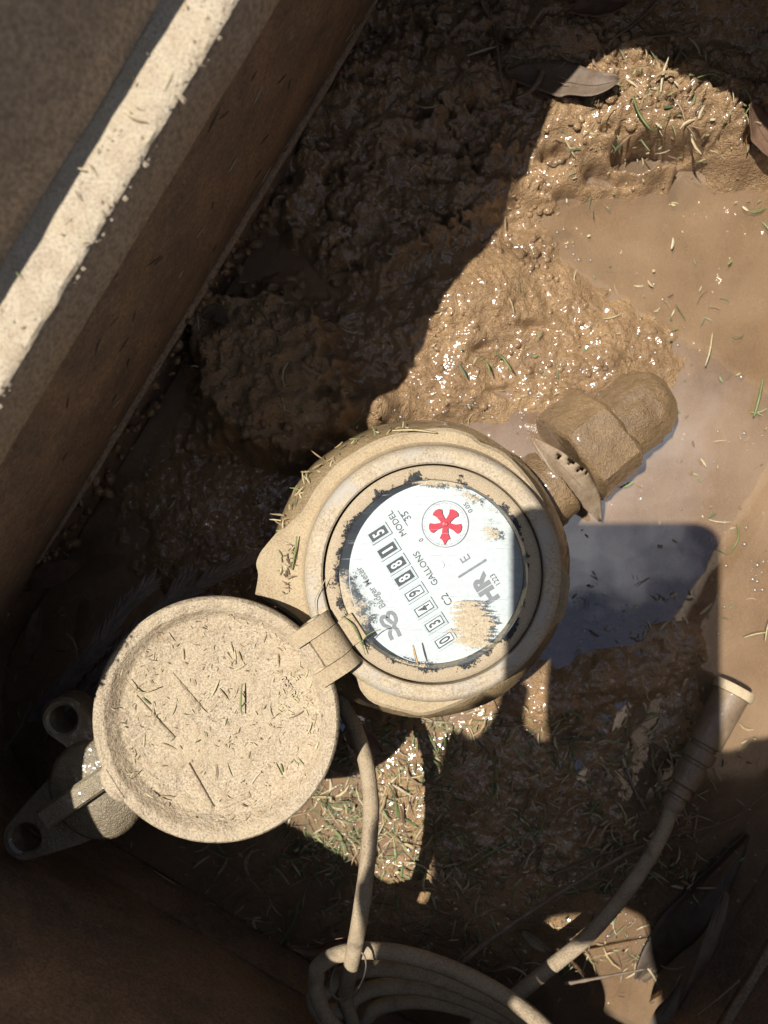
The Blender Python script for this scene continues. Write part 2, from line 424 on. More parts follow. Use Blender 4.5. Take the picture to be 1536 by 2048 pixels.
# ------------------------------------------------------------------ mud floor (height field) and water
WZ = -0.0850
fx = np.arange(-0.225, 0.2251, 0.00085); fy = np.arange(-0.275, 0.2751, 0.00085)
xs = np.concatenate([np.linspace(-0.36, -0.228, 24), fx, np.linspace(0.228, 0.38, 26)])
ys = np.concatenate([np.linspace(-0.42, -0.278, 24), fy, np.linspace(0.278, 0.46, 40)])
XX, YY = np.meshgrid(xs, ys)
sw = PXM * (CAMH - WZ) / CAMH
P = XX / sw + 768; Q = -YY / sw + 1024           # photo-pixel grid as seen on the water level
Pw = P + 26 * fbm(P / 95, Q / 95, 3, 3); Qw = Q + 26 * fbm(P / 95, Q / 95, 9, 3)
def blob(cx, cy, rx, ry, h, pw=1.0, rot=0):
    c, s = math.cos(math.radians(rot)), math.sin(math.radians(rot))
    dx, dy = Pw - cx, Qw - cy; a = (dx * c + dy * s) / rx; b = (-dx * s + dy * c) / ry
    return h * np.exp(-(a * a + b * b) ** pw)
edge = np.interp(Pw, [300, 560, 640, 760, 900, 1000, 1100, 1200, 1300, 1400, 1536, 1800], [380, 480, 560, 600, 500, 440, 425, 412, 392, 378, 368, 350])
top = 1 - sst(-55, 22, Qw - edge)                # the bank at the top of the picture
top2 = 1 - sst(-420, -40, Qw - edge)
H = -5.0 + 16 * top + 15 * top2 + blob(1310, 270, 230, 85, 12, 1.8)
mid = blob(1060, 690, 300, 150, 9, 1.4) + blob(930, 640, 120, 120, 5) + blob(870, 800, 120, 60, 7, 1.5) + blob(1250, 745, 160, 60, 4)
mid = mid + blob(985, 530, 150, 110, 9, 1.4) + blob(860, 620, 120, 90, 7, 1.3)
H = H + mid
H = H + blob(745, 830, 60, 45, 22, 1.6)
_a, _b = Pw, Qw
Pw = P + 90 * fbm(P / 130, Q / 130, 13, 4, 0.6); Qw = Q + 90 * fbm(P / 130, Q / 130, 19, 4, 0.6)
clod = np.minimum(blob(545, 760, 130, 150, 46, 1.8, 25) + blob(440, 650, 80, 62, 34, 1.5) + blob(640, 870, 70, 48, 22, 2), 31 + 6 * fbm(P / 60, Q / 60, 37, 3))
Pw, Qw = _a, _b
H = H + clod
ash = blob(1345, 1285, 75, 55, 7, 1.4) + blob(1385, 1390, 60, 120, 5) + blob(1240, 1350, 80, 50, 7, 1.5) + blob(1120, 1400, 90, 60, 6, 1.5)
H = H + ash
H = H + blob(760, 1560, 190, 130, 4.0, 1.4) + blob(1000, 1560, 250, 180, 3.5, 1.3) + blob(900, 1850, 420, 160, 6, 1.6) + blob(430, 1050, 220, 210, 7.6, 2.0) + blob(740, 690, 90, 110, 6.5, 1.5) + blob(1150, 1560, 330, 250, 3.2, 2.2) + blob(1020, 1340, 110, 60, 5)
H = H + blob(1500, 1700, 160, 120, 3) + blob(1470, 540, 60, 40, 2.6)
VV = XX * VX.x + YY * VX.y
heap = sst(0.262, 0.290, -VV + 0.004 * fbm(P / 60, Q / 60, 43, 3))
H = H + 28 * heap + 10 * sst(0.20, 0.27, -VV)
# roughness of the mud: lumpy on the banks, smooth in the puddle
lump = np.clip(top * 1.0 + np.clip(mid / 9, 0, 1) * 0.62 + np.clip(clod / 40, 0, 1) * 0.9 + np.clip(ash / 6, 0, 1) * 0.5, 0.05, 1.2)
dark_left = (1 - sst(500, 620, P)) * sst(860, 950, Q)
lump = np.clip(lump + 0.42 * dark_left + 0.35 * blob(740, 690, 110, 120, 1, 1.5) + 0.22 * blob(1150, 1560, 330, 260, 1, 2) + 0.12 * sst(1440, 1560, Q) * (1 - sst(1380, 1450, P)), 0, 1.25)
Pq = P + 34 * fbm(P / 52, Q / 52, 101, 3); Qq = Q + 34 * fbm(P / 52, Q / 52, 107, 3)
w1 = worley(Pq / 58, Qq / 58, 21); w2 = worley(Pq / 23, Qq / 23, 4); w3 = worley((P + Pq) / 20, (Q + Qq) / 20, 8)
rmod = 0.15 + 1.05 * sst(-0.22, 0.30, fbm(P / 150, Q / 150, 119, 3)); rmod2 = 0.2 + 1.0 * sst(-0.2, 0.25, fbm(P / 70, Q / 70, 127, 3))
rid = 1 - np.abs(fbm(P / 34, Q / 34, 133, 4, 0.55)) * 2.2
H = H + lump * (8.5 * fbm(P / 85, Q / 85, 31, 5, 0.55) + rmod * (5.0 * (0.55 - w1) + 3.4 * rmod2 * (0.5 - w2) + 1.3 * rmod2 * (0.5 - w3)) + 2.4 * rmod2 * (rid - 0.6) + 0.8 * rmod * fbm(P / 8, Q / 8, 77, 3))
# dark crevices in the bank
cr_ = np.abs(fbm(P / 120, Q / 55, 55, 4)); H = H - lump * top * 9.0 * (1 - sst(0.0, 0.055, cr_)) * sst(0.02, 0.3, fbm(P / 160, Q / 160, 91, 2) + 0.15)
for (cx, cy, rx, ry, d) in ((1285, 338, 66, 17, 30), (1375, 372, 24, 26, 30), (1330, 335, 34, 15, 24), (1210, 372, 46, 12, 13), (1135, 470, 22, 12, 9), (1450, 318, 12, 11, 11), (1215, 310, 12, 10, 9), (1090, 330, 16, 12, 9), (1130, 400, 26, 9, 9), (1010, 790, 30, 8, 6), (1060, 655, 26, 9, 7), (960, 700, 20, 8, 6), (1190, 300, 10, 9, 8)):
    H = H - d * np.exp(-(((Pw - cx) / rx) ** 2 + ((Qw - cy) / ry) ** 2) ** 1.5)
H = H + 0.5 * fbm(P / 30, Q / 30, 61, 4) + 0.18 * fbm(P / 7, Q / 7, 66, 2)
ZZ = WZ + H / 1000.0
ny, nx = ZZ.shape
co = np.stack([XX, YY, ZZ], -1).reshape(-1, 3).astype(np.float32)
idx = np.arange(nx * ny).reshape(ny, nx)
quads = np.stack([idx[:-1, :-1], idx[:-1, 1:], idx[1:, 1:], idx[1:, :-1]], -1).reshape(-1, 4)
# keep only what lies inside the box
uu = co[:, 0] * UX.x + co[:, 1] * UX.y; vv_ = co[:, 0] * VX.x + co[:, 1] * VX.y
inside = (uu > U0 - 0.033) & (uu < U1 + 0.033) & (vv_ > VW - 0.033) & (vv_ < V1 + 0.033)
quads = quads[inside[quads].all(1)]
used = np.unique(quads); remap = -np.ones(nx * ny, np.int64); remap[used] = np.arange(len(used))
quads = remap[quads]; cou = co[used]
me = bpy.data.meshes.new('mud_ground'); me.vertices.add(len(cou)); me.vertices.foreach_set('co', cou.ravel())
me.loops.add(quads.size); me.loops.foreach_set('vertex_index', quads.ravel().astype(np.int32))
me.polygons.add(len(quads)); me.polygons.foreach_set('loop_start', np.arange(0, quads.size, 4, dtype=np.int32))
me.update(calc_edges=True); me.polygons.foreach_set('use_smooth', np.ones(len(quads), bool))
wet = np.clip(1.0 - sst(4, 36, H) * 0.40 + 0.45 * fbm(P / 60, Q / 60, 5, 3) - 0.55 * np.clip(clod / 40, 0, 1) - 0.5 * blob(745, 830, 60, 45, 1, 1.6), 0.08, 1.0)
at = me.attributes.new('wet', 'FLOAT', 'POINT'); at.data.foreach_set('value', wet.reshape(-1)[used].astype(np.float32))
me.materials.append(M['mud']); o = bpy.data.objects.new('mud_ground', me); COL.objects.link(o)
tag(o, 'wet brown mud floor of the pit', kind='structure')
def ground_z(x, y):
    i = int(np.clip(np.searchsorted(ys, y), 1, ny - 1)); j = int(np.clip(np.searchsorted(xs, x), 1, nx - 1))
    return float(ZZ[i, j])
def on_floor(qx, qy, lift=0.0):
    """photo pixel -> point on the mud or water there"""
    z = 0.02
    while z > WZ:
        p = px(qx, qy, z)
        if ground_z(p.x, p.y) >= z: break
        z -= 0.0012
    z = max(z, WZ); p = px(qx, qy, z)
    p.z = z + lift; return p
g = 60; v = []; f = []
for j in range(g + 1):
    for i in range(g + 1):
        a = (U0 - 0.0275) + (U1 - U0 + 0.055) * i / g; b = (VW - 0.0275) + (V1 - VW + 0.055) * j / g
        v.append(UX * a + VX * b + Vector((0, 0, WZ)))
for j in range(g):
    for i in range(g):
        k = j * (g + 1) + i; f.append((k, k + g + 1, k + g + 2, k + 1))
o = mesh_obj('water', v, f, M['water'], kind='structure', smooth=True); tag(o, 'shallow muddy water standing round the meter')

# crumbs and small clods lying on the banks
V = []; F = []; rs = random.Random(21)
ICO = bmesh.new(); bmesh.ops.create_icosphere(ICO, subdivisions=1, radius=1.0); IV = [q.co.copy() for q in ICO.verts]; IF = [[q.index for q in f.verts] for f in ICO.faces]; ICO.free()
def crumb(p, r):
    b = len(V); k1, k2 = rs.random() * 9, rs.random() * 9; sx_, sy_, sz_ = rs.uniform(0.7, 1.3), rs.uniform(0.7, 1.3), rs.uniform(0.5, 0.9)
    for q in IV:
        d = r * (1 + 0.30 * math.sin(q.x * 3.1 + k1) * math.sin(q.y * 2.7 + k2) + 0.22 * (rs.random() - 0.5)); V.append((p.x + q.x * d * sx_, p.y + q.y * d * sy_, p.z + q.z * d * sz_))
    F.extend([[b + i for i in f] for f in IF])
for (x0, y0, x1, y1, n_, rm_) in ((640, 0, 1100, 560, 1500, 9), (1050, 100, 1536, 420, 1300, 8), (860, 440, 1420, 850, 1500, 7), (370, 540, 700, 930, 900, 9), (690, 780, 830, 870, 160, 7), (240, 880, 560, 1250, 330, 7), (950, 1250, 1420, 1700, 420, 6), (350, 1700, 1300, 1960, 420, 6), (950, -30, 1536, 120, 500, 9)):
    for k in range(n_):
        x, y = x0 + (x1 - x0) * rs.random(), y0 + (y1 - y0) * rs.random(); p = on_floor(x, y, 0.0)
        if p.z <= WZ + 0.0012 or rs.random() < 0.45: continue
        gz0 = ground_z(p.x, p.y)
        if max(abs(ground_z(p.x + 0.0025, p.y) - gz0), abs(ground_z(p.x, p.y - 0.0025) - gz0)) > 0.0028: continue
        r = pl(1.0 + 1.25 * rm_ * rs.random() ** 4.5, p.z); p.z += r * 0.15; crumb(p, r)
for k in range(520):
    s_ = rs.uniform(V0, V1); zz = -0.058 + 0.13 * rs.random() ** 2.2; d = 0.004 + (0.0795 - zz) / 0.1395 * 0.0245; p = UX * (U0 - d + 0.0006) + VX * s_ + Vector((0, 0, zz)); crumb(p, 0.0003 + 0.0016 * rs.random() ** 4)
for k in range(160):
    p = UX * (U0 - 0.0270 + 0.004 * rs.random()) + VX * rs.uniform(-0.10, 0.10) + Vector((0, 0, rs.uniform(-0.075, -0.050))); crumb(p, 0.0005 + 0.0032 * rs.random() ** 3)
me = bpy.data.meshes.new('mud_crumbs'); me.from_pydata(V, [], F); me.polygons.foreach_set('use_smooth', [True] * len(F)); me.update(); me.materials.append(M['mud_crumb'])
o = bpy.data.objects.new('mud_crumbs', me); COL.objects.link(o); tag(o, 'crumbs and little clods of mud on the banks', kind='stuff')

# ------------------------------------------------------------------ water meter
MC = px(867, 1149, 0)                               # axis of the register
meter = thing('water_meter', (MC.x, MC.y, -0.085), 'round dusty water meter with its lid swung open, white dial and red star', 'water meter')
PD = Vector((0.866, 0.5, 0))                        # direction of the pipe run
bodyc = Vector((MC.x - 0.003, MC.y - 0.001, 0))
mb = MB()
mb.lathe(bodyc, [(0.0, -0.095), (0.050, -0.095), (0.061, -0.080), (0.0655, -0.060), (0.0655, -0.046), (0.0635, -0.036), (0.058, -0.0285), (0.050, -0.026), (0.0, -0.026)], 96,
         wob=lambda a: 1 + 0.006 * math.sin(5 * a + 1) + 0.004 * math.sin(11 * a))
body = mb.build('body', M['silty_brass'], meter, smooth=50)
# shroud with lugs: outline read on its own top plane
SZ = -0.0145
OUT = [(509, 1189), (515, 1151), (511, 1129), (518, 1108), (533, 1088), (556, 1062), (570, 1056), (585, 1040), (604, 1022), (633, 973), (671, 930), (699, 910), (726, 893), (760, 876), (800, 865), (863, 856), (905, 856), (943, 868), (962, 883),
       (1010, 905), (1053, 948), (1078, 984), (1100, 1024), (1118, 1068), (1126, 1128), (1141, 1152), (1140, 1185), (1129, 1236), (1106, 1256), (1075, 1298), (1022, 1347), (969, 1384), (905, 1416), (848, 1433), (810, 1427), (748, 1409), (721, 1382), (704, 1347), (640, 1300), (590, 1240)]
pts = [px(a, b, SZ) for a, b in OUT]
pp = spline([Vector((p.x, p.y, 0)) for p in pts] + [Vector((pts[0].x, pts[0].y, 0))], 3)[:-1]
shroud = MB().prism([(p.x, p.y) for p in pp], -0.034, SZ, 0.0016).build('shroud', M['dust'], meter, smooth=40)
# collar rising from the shroud to the ring
r_in, r_out = 222 * PXM, 249 * PXM
MB().lathe(MC, [(0.0518, SZ + 0.0001), (0.0505, -0.0125), (0.0496, -0.0050), (0.0490, -0.0022)], 128, cap=False).build('shroud_collar', M['dust'], meter, smooth=60)
MB().lathe(MC, [(r_out + 0.0022, -0.0042), (r_out + 0.0016, -0.0016), (r_out, 0.0), (r_out - 0.0008, 0.0004), (r_in + 0.0006, 0.0004), (r_in, -0.0002), (r_in, -0.016)], 128, cap=False).build('rim', M['dust_ring'], meter, smooth=40)
# bezel round the glass: black plastic with silt dried on it in a ragged ring
m, t, p, out = new_mat('bezel_black_with_silt'); M['bezel'] = m
g = node(t, 'NewGeometry'); sub = node(t, 'VectorMath'); sub.operation = 'SUBTRACT'; L(t, g.outputs['Position'], sub.inputs[0]); sub.inputs[1].default_value = (MC.x, MC.y, 0)
mul = node(t, 'VectorMath'); mul.operation = 'MULTIPLY'; L(t, sub.outputs[0], mul.inputs[0]); mul.inputs[1].default_value = (1, 1, 0)
ln = node(t, 'VectorMath'); ln.operation = 'LENGTH'; L(t, mul.outputs[0], ln.inputs[0])
rn = math_(t, 'DIVIDE', math_(t, 'SUBTRACT', ln.outputs['Value'], 0.0362), 0.0062)
q = math_(t, 'ADD', rn, math_(t, 'MULTIPLY', math_(t, 'SUBTRACT', noise(t, 95, 2, 0.5), 0.375), 3.0))
q = math_(t, 'ADD', q, math_(t, 'MULTIPLY', math_(t, 'SUBTRACT', noise(t, 700, 4, 0.7), 0.5), 1.5))
msk = ramp(t, q, [(0.30, 0), (0.42, 1)])
gr = noise(t, 2300, 3, 0.7)
L(t, mix(t, msk, (0.015, 0.016, 0.019), mix(t, ramp(t, gr, [(0.3, 0), (0.62, 1)]), (0.31, 0.232, 0.145), (0.52, 0.415, 0.275))), p.inputs['Base Color'])
L(t, math_(t, 'ADD', math_(t, 'MULTIPLY', msk, 0.6), 0.3), p.inputs['Roughness'])
L(t, bump(t, math_(t, 'ADD', math_(t, 'MULTIPLY', msk, 2.0), gr), 0.6, 0.0006), p.inputs['Normal'])
GR = 0.0362
MB().lathe(MC, [(r_in - 0.0007, -0.016), (r_in - 0.0006, -0.0024), (r_in - 0.0014, -0.0016), (GR + 0.0008, -0.0012), (GR, -0.0016), (GR - 0.0001, -0.0104)], 128, cap=False).build('register_bezel', M['bezel'], meter, smooth=40)
# glass: Fresnel mirror over clear, with smears of dried mud on top
m, t, p, out = new_mat('register_glass'); M['glass'] = m
dust = p
tr = node(t, 'BsdfTransparent'); tr.inputs['Color'].default_value = (0.95, 0.97, 0.96, 1)
gl = node(t, 'BsdfGlossy'); gl.inputs['Roughness'].default_value = 0.06
fr = node(t, 'Fresnel'); fr.inputs['IOR'].default_value = 1.35
m2 = node(t, 'MixShader'); L(t, fr.outputs[0], m2.inputs[0]); L(t, tr.outputs[0], m2.inputs[1]); L(t, gl.outputs[0], m2.inputs[2])
def spot(cx, cy, rx, ry, rot, soft=1.0, nz=0.5):
    """falloff 1 -> 0 of a smear lying on the glass"""
    c = px(cx, cy, -0.0014); mp = node(t, 'Mapping'); mp.vector_type = 'TEXTURE'
    mp.inputs['Location'].default_value = (c.x, c.y, 0); mp.inputs['Rotation'].default_value = (0, 0, math.radians(rot))
    mp.inputs['Scale'].default_value = (rx * PXM, ry * PXM, 1.0)
    gg = node(t, 'NewGeometry'); L(t, gg.outputs['Position'], mp.inputs['Vector'])
    mu = node(t, 'VectorMath'); mu.operation = 'MULTIPLY'; L(t, mp.outputs[0], mu.inputs[0]); mu.inputs[1].default_value = (1, 1, 0)
    l_ = node(t, 'VectorMath'); l_.operation = 'LENGTH'; L(t, mu.outputs[0], l_.inputs[0])
    return math_(t, 'SUBTRACT', 1.0, l_.outputs['Value'])
fine = noise(t, 1500, 4, 0.75); medn = noise(t, 260, 4, 0.6)
mp_ = node(t, 'Mapping'); mp_.inputs['Rotation'].default_value = (0, 0, math.radians(-28)); mp_.inputs['Scale'].default_value = (45, 620, 1)
gg_ = node(t, 'NewGeometry'); L(t, gg_.outputs['Position'], mp_.inputs['Vector']); streak = noise(t, 1.0, 3, 0.6, 0, mp_.outputs[0])
s1 = math_(t, 'ADD', math_(t, 'MULTIPLY', spot(944, 1250, 53, 66, 30), 2.0), math_(t, 'MULTIPLY', math_(t, 'SUBTRACT', streak, 0.54), 2.5))
s2 = math_(t, 'MULTIPLY', spot(640, 1204, 88, 150, 35), 1.5)
s3 = math_(t, 'MULTIPLY', spot(850, 952, 150, 22, -6), 1.2)
s4 = math_(t, 'MULTIPLY', spot(978, 1062, 34, 30, 0), 0.5)
s5 = math_(t, 'MULTIPLY', spot(935, 990, 70, 16, -30), 0.42)
s6 = math_(t, 'MULTIPLY', spot(800, 1335, 120, 22, -6), 0.9)
s = s1
for k in (s2, s3, s4, s5, s6): s = math_(t, 'MAXIMUM', s, k)
e = math_(t, 'ADD', math_(t, 'MINIMUM', s, 0.75), math_(t, 'MULTIPLY', math_(t, 'SUBTRACT', fine, 0.5), 1.5))
e = math_(t, 'ADD', e, math_(t, 'MULTIPLY', math_(t, 'SUBTRACT', medn, 0.5), 1.6))
thick = ramp(t, e, [(0.30, 0), (0.46, 0.92)])
film = math_(t, 'MULTIPLY', ramp(t, math_(t, 'ADD', s2, math_(t, 'MULTIPLY', math_(t, 'SUBTRACT', medn, 0.5), 1.2)), [(0.1, 0), (0.8, 1)]), 0.30)
haze_ = node(t, 'BsdfDiffuse'); haze_.inputs['Color'].default_value = (0.62, 0.66, 0.68, 1)
mp2 = node(t, 'Mapping'); mp2.inputs['Rotation'].default_value = (0, 0, math.radians(62)); mp2.inputs['Scale'].default_value = (60, 1500, 1)
gg2 = node(t, 'NewGeometry'); L(t, gg2.outputs['Position'], mp2.inputs['Vector'])
scr = math_(t, 'MULTIPLY', ramp(t, noise(t, 1.0, 2, 0.5, 0.6, mp2.outputs[0]), [(0.63, 0), (0.70, 1)]), 0.22)
film = math_(t, 'ADD', math_(t, 'MAXIMUM', film, scr), math_(t, 'MULTIPLY', noise(t, 90, 4, 0.6), 0.10))
m3 = node(t, 'MixShader'); L(t, film, m3.inputs[0]); L(t, m2.outputs[0], m3.inputs[1]); L(t, haze_.outputs[0], m3.inputs[2])
L(t, mix(t, ramp(t, noise(t, 1300, 4, 0.8), [(0.36, 0), (0.58, 1)]), (0.40, 0.31, 0.19), (0.64, 0.53, 0.36)), dust.inputs['Base Color']); dust.inputs['Roughness'].default_value = 0.95
L(t, bump(t, fine, 0.7, 0.0008), dust.inputs['Normal'])
m4 = node(t, 'MixShader'); L(t, thick, m4.inputs[0]); L(t, m3.outputs[0], m4.inputs[1]); L(t, dust.outputs[0], m4.inputs[2]); L(t, m4.outputs[0], out.inputs[0])
def disc(c, r, z, n=96): return [(c.x + r * math.cos(2 * math.pi * i / n), c.y + r * math.sin(2 * math.pi * i / n), z) for i in range(n)], [list(range(n))]
v_, f_ = disc(MC, GR - 0.0003, -0.0019); mesh_obj('glass', v_, f_, M['glass'], meter)
# dial
DZ = -0.0102
v_, f_ = disc(MC, GR - 0.0003, DZ); dial = mesh_obj('dial', v_, f_, M['dial'], meter)
RT = Vector((-0.535, 0.845, 0)).normalized(); UPV = Vector((-RT.y, RT.x, 0))     # reading direction of the dial
ROTM = Matrix((RT, UPV, Vector((0, 0, 1)))).transposed().to_4x4()
def letters(txt, cx, cy, h, m, z, parent, name='lettering', sx=1.0, bold=0.0, space=1.0, label=None, font_rot=ROTM, ext=0.0):
    cu = bpy.data.curves.new('t', 'FONT'); cu.body = txt; cu.align_x = 'CENTER'; cu.align_y = 'CENTER'
    cu.size = 1.0; cu.offset = bold; cu.space_character = space; cu.resolution_u = 4; cu.extrude = ext
    ob = bpy.data.objects.new('t', cu); COL.objects.link(ob); dg = bpy.context.evaluated_depsgraph_get()
    me = bpy.data.meshes.new_from_object(ob.evaluated_get(dg)); COL.objects.unlink(ob); bpy.data.objects.remove(ob)
    c = px(cx, cy, z); S = pl(h, z) / 0.70
    yy = [q.co.y for q in me.vertices]; xx = [q.co.x for q in me.vertices]
    oy, ox = (min(yy) + max(yy)) / 2, (min(xx) + max(xx)) / 2
    vs_ = [c + font_rot.to_3x3() @ Vector(((q.co.x - ox) * S * sx, (q.co.y - oy) * S, q.co.z * 0.001)) for q in me.vertices]
    fs = [list(pg.vertices) for pg in me.polygons]; bpy.data.meshes.remove(me)
    return mesh_obj(name, vs_, fs, m, parent, label=label)
Z1 = DZ + 0.0003
def quad(cx, cy, wa, ha, z, m, parent, name, t_=0.0004, frame=0.0):
    """box lying on the dial, wa along the reading direction, ha up; frame cuts a hole"""
    c = px(cx, cy, z); a = pl(wa, z) / 2; b = pl(ha, z) / 2; mb = MB()
    if not frame: mb.box(c, RT * a, UPV * b, Vector((0, 0, t_)))
    else:
        fr_ = pl(frame, z)
        for s_ in (-1, 1):
            mb.box(c + RT * s_ * (a - fr_ / 2), RT * fr_ / 2, UPV * b, Vector((0, 0, t_)))
            mb.box(c + UPV * s_ * (b - fr_ / 2), RT * (a - fr_), UPV * fr_ / 2, Vector((0, 0, t_ * 0.98)))
    return mb.build(name, m, parent)
for (cx, cy, ch, blk) in ((889, 1280, '0', 0), (869, 1247, '3', 0), (848, 1217, '4', 0), (829, 1186, '9', 0), (809, 1156, '8', 1), (793, 1129, '8', 1), (775, 1100, '1', 1), (757, 1067, '5', 1)):
    quad(cx, cy, 27, 47, DZ + 0.0004, M['dial_bezel'], dial, 'number_window', 0.0006, 4.5)
    if blk: quad(cx, cy, 17, 37, DZ + 0.00035, M['wheel_black'], dial, 'number_wheel', 0.0003)
    else:
        quad(cx, cy, 17, 37, DZ + 0.00035, M['dial_white'], dial, 'number_wheel', 0.0003)
        quad(cx, cy, 17.5, 37.5, DZ + 0.0006, M['ink'], dial, 'wheel_outline', 0.00022, 1.7)
    letters(ch, cx, cy, 24, M['dial_white'] if blk else M['ink'], DZ + 0.0009, dial, 'digit', sx=0.62 if ch != '1' else 0.9, bold=0.022)
letters('GALLONS', 851, 1137, 13, M['ink'], Z1, dial, sx=0.94)
letters('MODEL', 793, 1047, 12.5, M['ink'], Z1, dial, sx=0.95)
letters('35', 812, 1032, 14, M['ink'], Z1, dial)
letters('0', 842, 1080, 9, M['ink'], Z1, dial)
letters('0.05', 936, 1015, 9.5, M['ink'], Z1, dial, font_rot=Matrix.Rotation(math.radians(45), 4, 'Z') @ ROTM if False else ROTM)
letters('HR', 969, 1177, 30, M['ink_grey'], Z1, dial, bold=0.055, sx=1.05)
letters('E', 930, 1117, 20, M['ink_grey'], Z1, dial)
letters('1223', 990, 1159, 10.5, M['ink'], Z1, dial, sx=0.9)
letters('C2', 893, 1199, 15, M['ink'], Z1, dial)
letters('Badger Meter', 742, 1174, 14, M['ink_grey'], Z1, dial, sx=0.86, bold=0.012)
quad(944.5, 1137, 4.5, 66, Z1, M['ink_grey'], dial, 'divider_bar', 0.00005)
quad(805, 1036, 36, 1.2, Z1, M['ink'], dial, 'underline', 0.00004)
# emblem: two wavy bands that fold into a B
mb = MB()
ec = px(783, 1250, Z1); es = pl(1, Z1)
def emb(pts_, wd):
    pts_ = spline([Vector((a, b, 0)) for a, b in pts_], 6); l = []; r = []
    for i in range(len(pts_)):
        T = (pts_[min(i + 1, len(pts_) - 1)] - pts_[max(i - 1, 0)]).normalized(); N = Vector((-T.y, T.x, 0))
        l.append(pts_[i] + N * wd); r.append(pts_[i] - N * wd)
    vv = [ec + (RT * q.x + UPV * q.y) * es for q in l + r]; n_ = len(l)
    mb.add(vv, [(i, i + 1, n_ + i + 1, n_ + i) for i in range(n_ - 1)])
emb([(-26, 15), (-14, 13), (-4, 6), (8, 13), (20, 12), (23, 4), (12, 0), (2, -3)], 3.6)
emb([(-28, -2), (-16, -4), (-4, -3), (4, -13), (17, -15), (24, -8), (16, -1)], 3.6)
mb.build('emblem', M['ink_grey'], dial)
mb = MB(); c = px(882, 1130, Z1); mb.lathe(c, [(0.0, 0.0), (0.0013, 0.0), (0.0012, 0.0004), (0.0, 0.0004)], 20).build('pin', M['dial_white'], dial)
# sweep dial with red star
sc_c = px(890, 1048, Z1); R46 = pl(46, Z1)
v_, f_ = disc(sc_c, R46, Z1 + 0.0001, 64); mesh_obj('sweep_plate', v_, f_, M['dial_white'], dial)
mb = MB(); mb.lathe(sc_c, [(R46 * 0.985, 0.0001), (R46 * 0.985, 0.0004), (R46 * 1.02, 0.0004), (R46 * 1.02, 0.0001)], 64, closed=True).build('sweep_ring', M['ink_grey'], dial)
mb = MB()
for k in range(100):
    a = 2 * math.pi * k / 100; l_ = 0.17 if k % 10 == 0 else (0.13 if k % 5 == 0 else 0.085)
    if k % 20 == 0: l_ = 0.34
    d = Vector((math.cos(a), math.sin(a), 0)); tdir = Vector((-d.y, d.x, 0))
    mb.box(sc_c + d * R46 * (0.955 - l_ / 2) + Vector((0, 0, 0.0002)), d * R46 * l_ / 2, tdir * R46 * 0.007, Vector((0, 0, 0.00003)))
mb.build('graduation_marks', M['ink'], dial)
star = []
arms = [math.radians(90 + 72 * k + 180 - 2) for k in range(5)]
for k, a in enumerate(arms):
    for (da, rr) in ((-16, 0.22), (-18, 0.45), (-20, 0.66), (-13, 0.715), (0, 0.735), (13, 0.715), (20, 0.66), (18, 0.45), (16, 0.22)):
        if k == 0 and da == 0: rr = 0.90
        if k == 0 and abs(da) == 13: rr = 0.70; da *= 0.7
        b = a + math.radians(da * (1.0 if rr > 0.3 else 1.9)); star.append((sc_c.x + R46 * rr * math.cos(b), sc_c.y + R46 * rr * math.sin(b)))
MB().prism(star, Z1 + 0.0006, Z1 + 0.0013, 0.0).build('flow_star', M['red'], dial)
MB().lathe(sc_c + Vector((0, 0, 0.0013)), [(R46 * 0.13, 0), (R46 * 0.12, 0.0004), (R46 * 0.05, 0.0005), (0, 0.0004)], 24).build('star_hub', M['red'], dial)

# ---- hinged cover, swung open with its inside up
CC = px(434, 1437, 0.001); CR = 245 * PXM
HD = (Vector((MC.x, MC.y, 0)) - Vector((CC.x, CC.y, 0))).normalized(); HA = Vector((-HD.y, HD.x, 0))     # towards the meter, along the pin
cover = mesh_obj('cover', *(lambda mb: (mb.v, mb.f))(MB().lathe(Vector((CC.x, CC.y, 0)), [(0.0, -0.0052), (CR * 0.86, -0.0052), (CR * 0.975, -0.0030), (CR, 0.0005), (CR * 0.995, 0.0030), (CR * 0.975, 0.0040), (CR * 0.905, 0.0040), (CR * 0.885, 0.0034),
        (CR * 0.83, -0.0022), (CR * 0.80, -0.0030), (CR * 0.5, -0.0032), (0.0, -0.0033)], 128)), M['dust_cover'], meter)
autosmooth(cover, 45)
# thumb nub on the rim
nd = Vector((px(222, 1570, 0).x - CC.x, px(222, 1570, 0).y - CC.y, 0)).normalized(); na = Vector((-nd.y, nd.x, 0)); nb = []
for (a, b) in ((0.93, 0.15), (0.985, 0.165), (1.025, 0.13), (1.055, 0.065), (1.06, 0.0), (1.055, -0.065), (1.025, -0.13), (0.985, -0.165), (0.93, -0.15)):
    q = CC + nd * CR * a + na * CR * b; nb.append((q.x, q.y))
MB().prism(nb, -0.004, 0.0043, 0.0012).build('thumb_nub', M['dust_cover'], cover, smooth=50)
# webs that lie in the dish under the silt
for (x0, y0, x1, y1, h_) in ((268, 1395, 345, 1480, 0.0009), (372, 1530, 425, 1622, 0.0011), (425, 1622, 500, 1590, 0.0007), (340, 1350, 400, 1420, 0.0006)):
    a, b = px(x0, y0, -0.002), px(x1, y1, -0.002); d = (b - a).normalized(); nrm = Vector((-d.y, d.x, 0))
    MB().prism([((a + nrm * 0.0012)[:2]), (a - nrm * 0.0012)[:2], (b - nrm * 0.0012)[:2], (b + nrm * 0.0012)[:2]], -0.004, -0.0031 + h_, 0.0005).build('stiffening_rib', M['dust_cover'], cover, smooth=60)
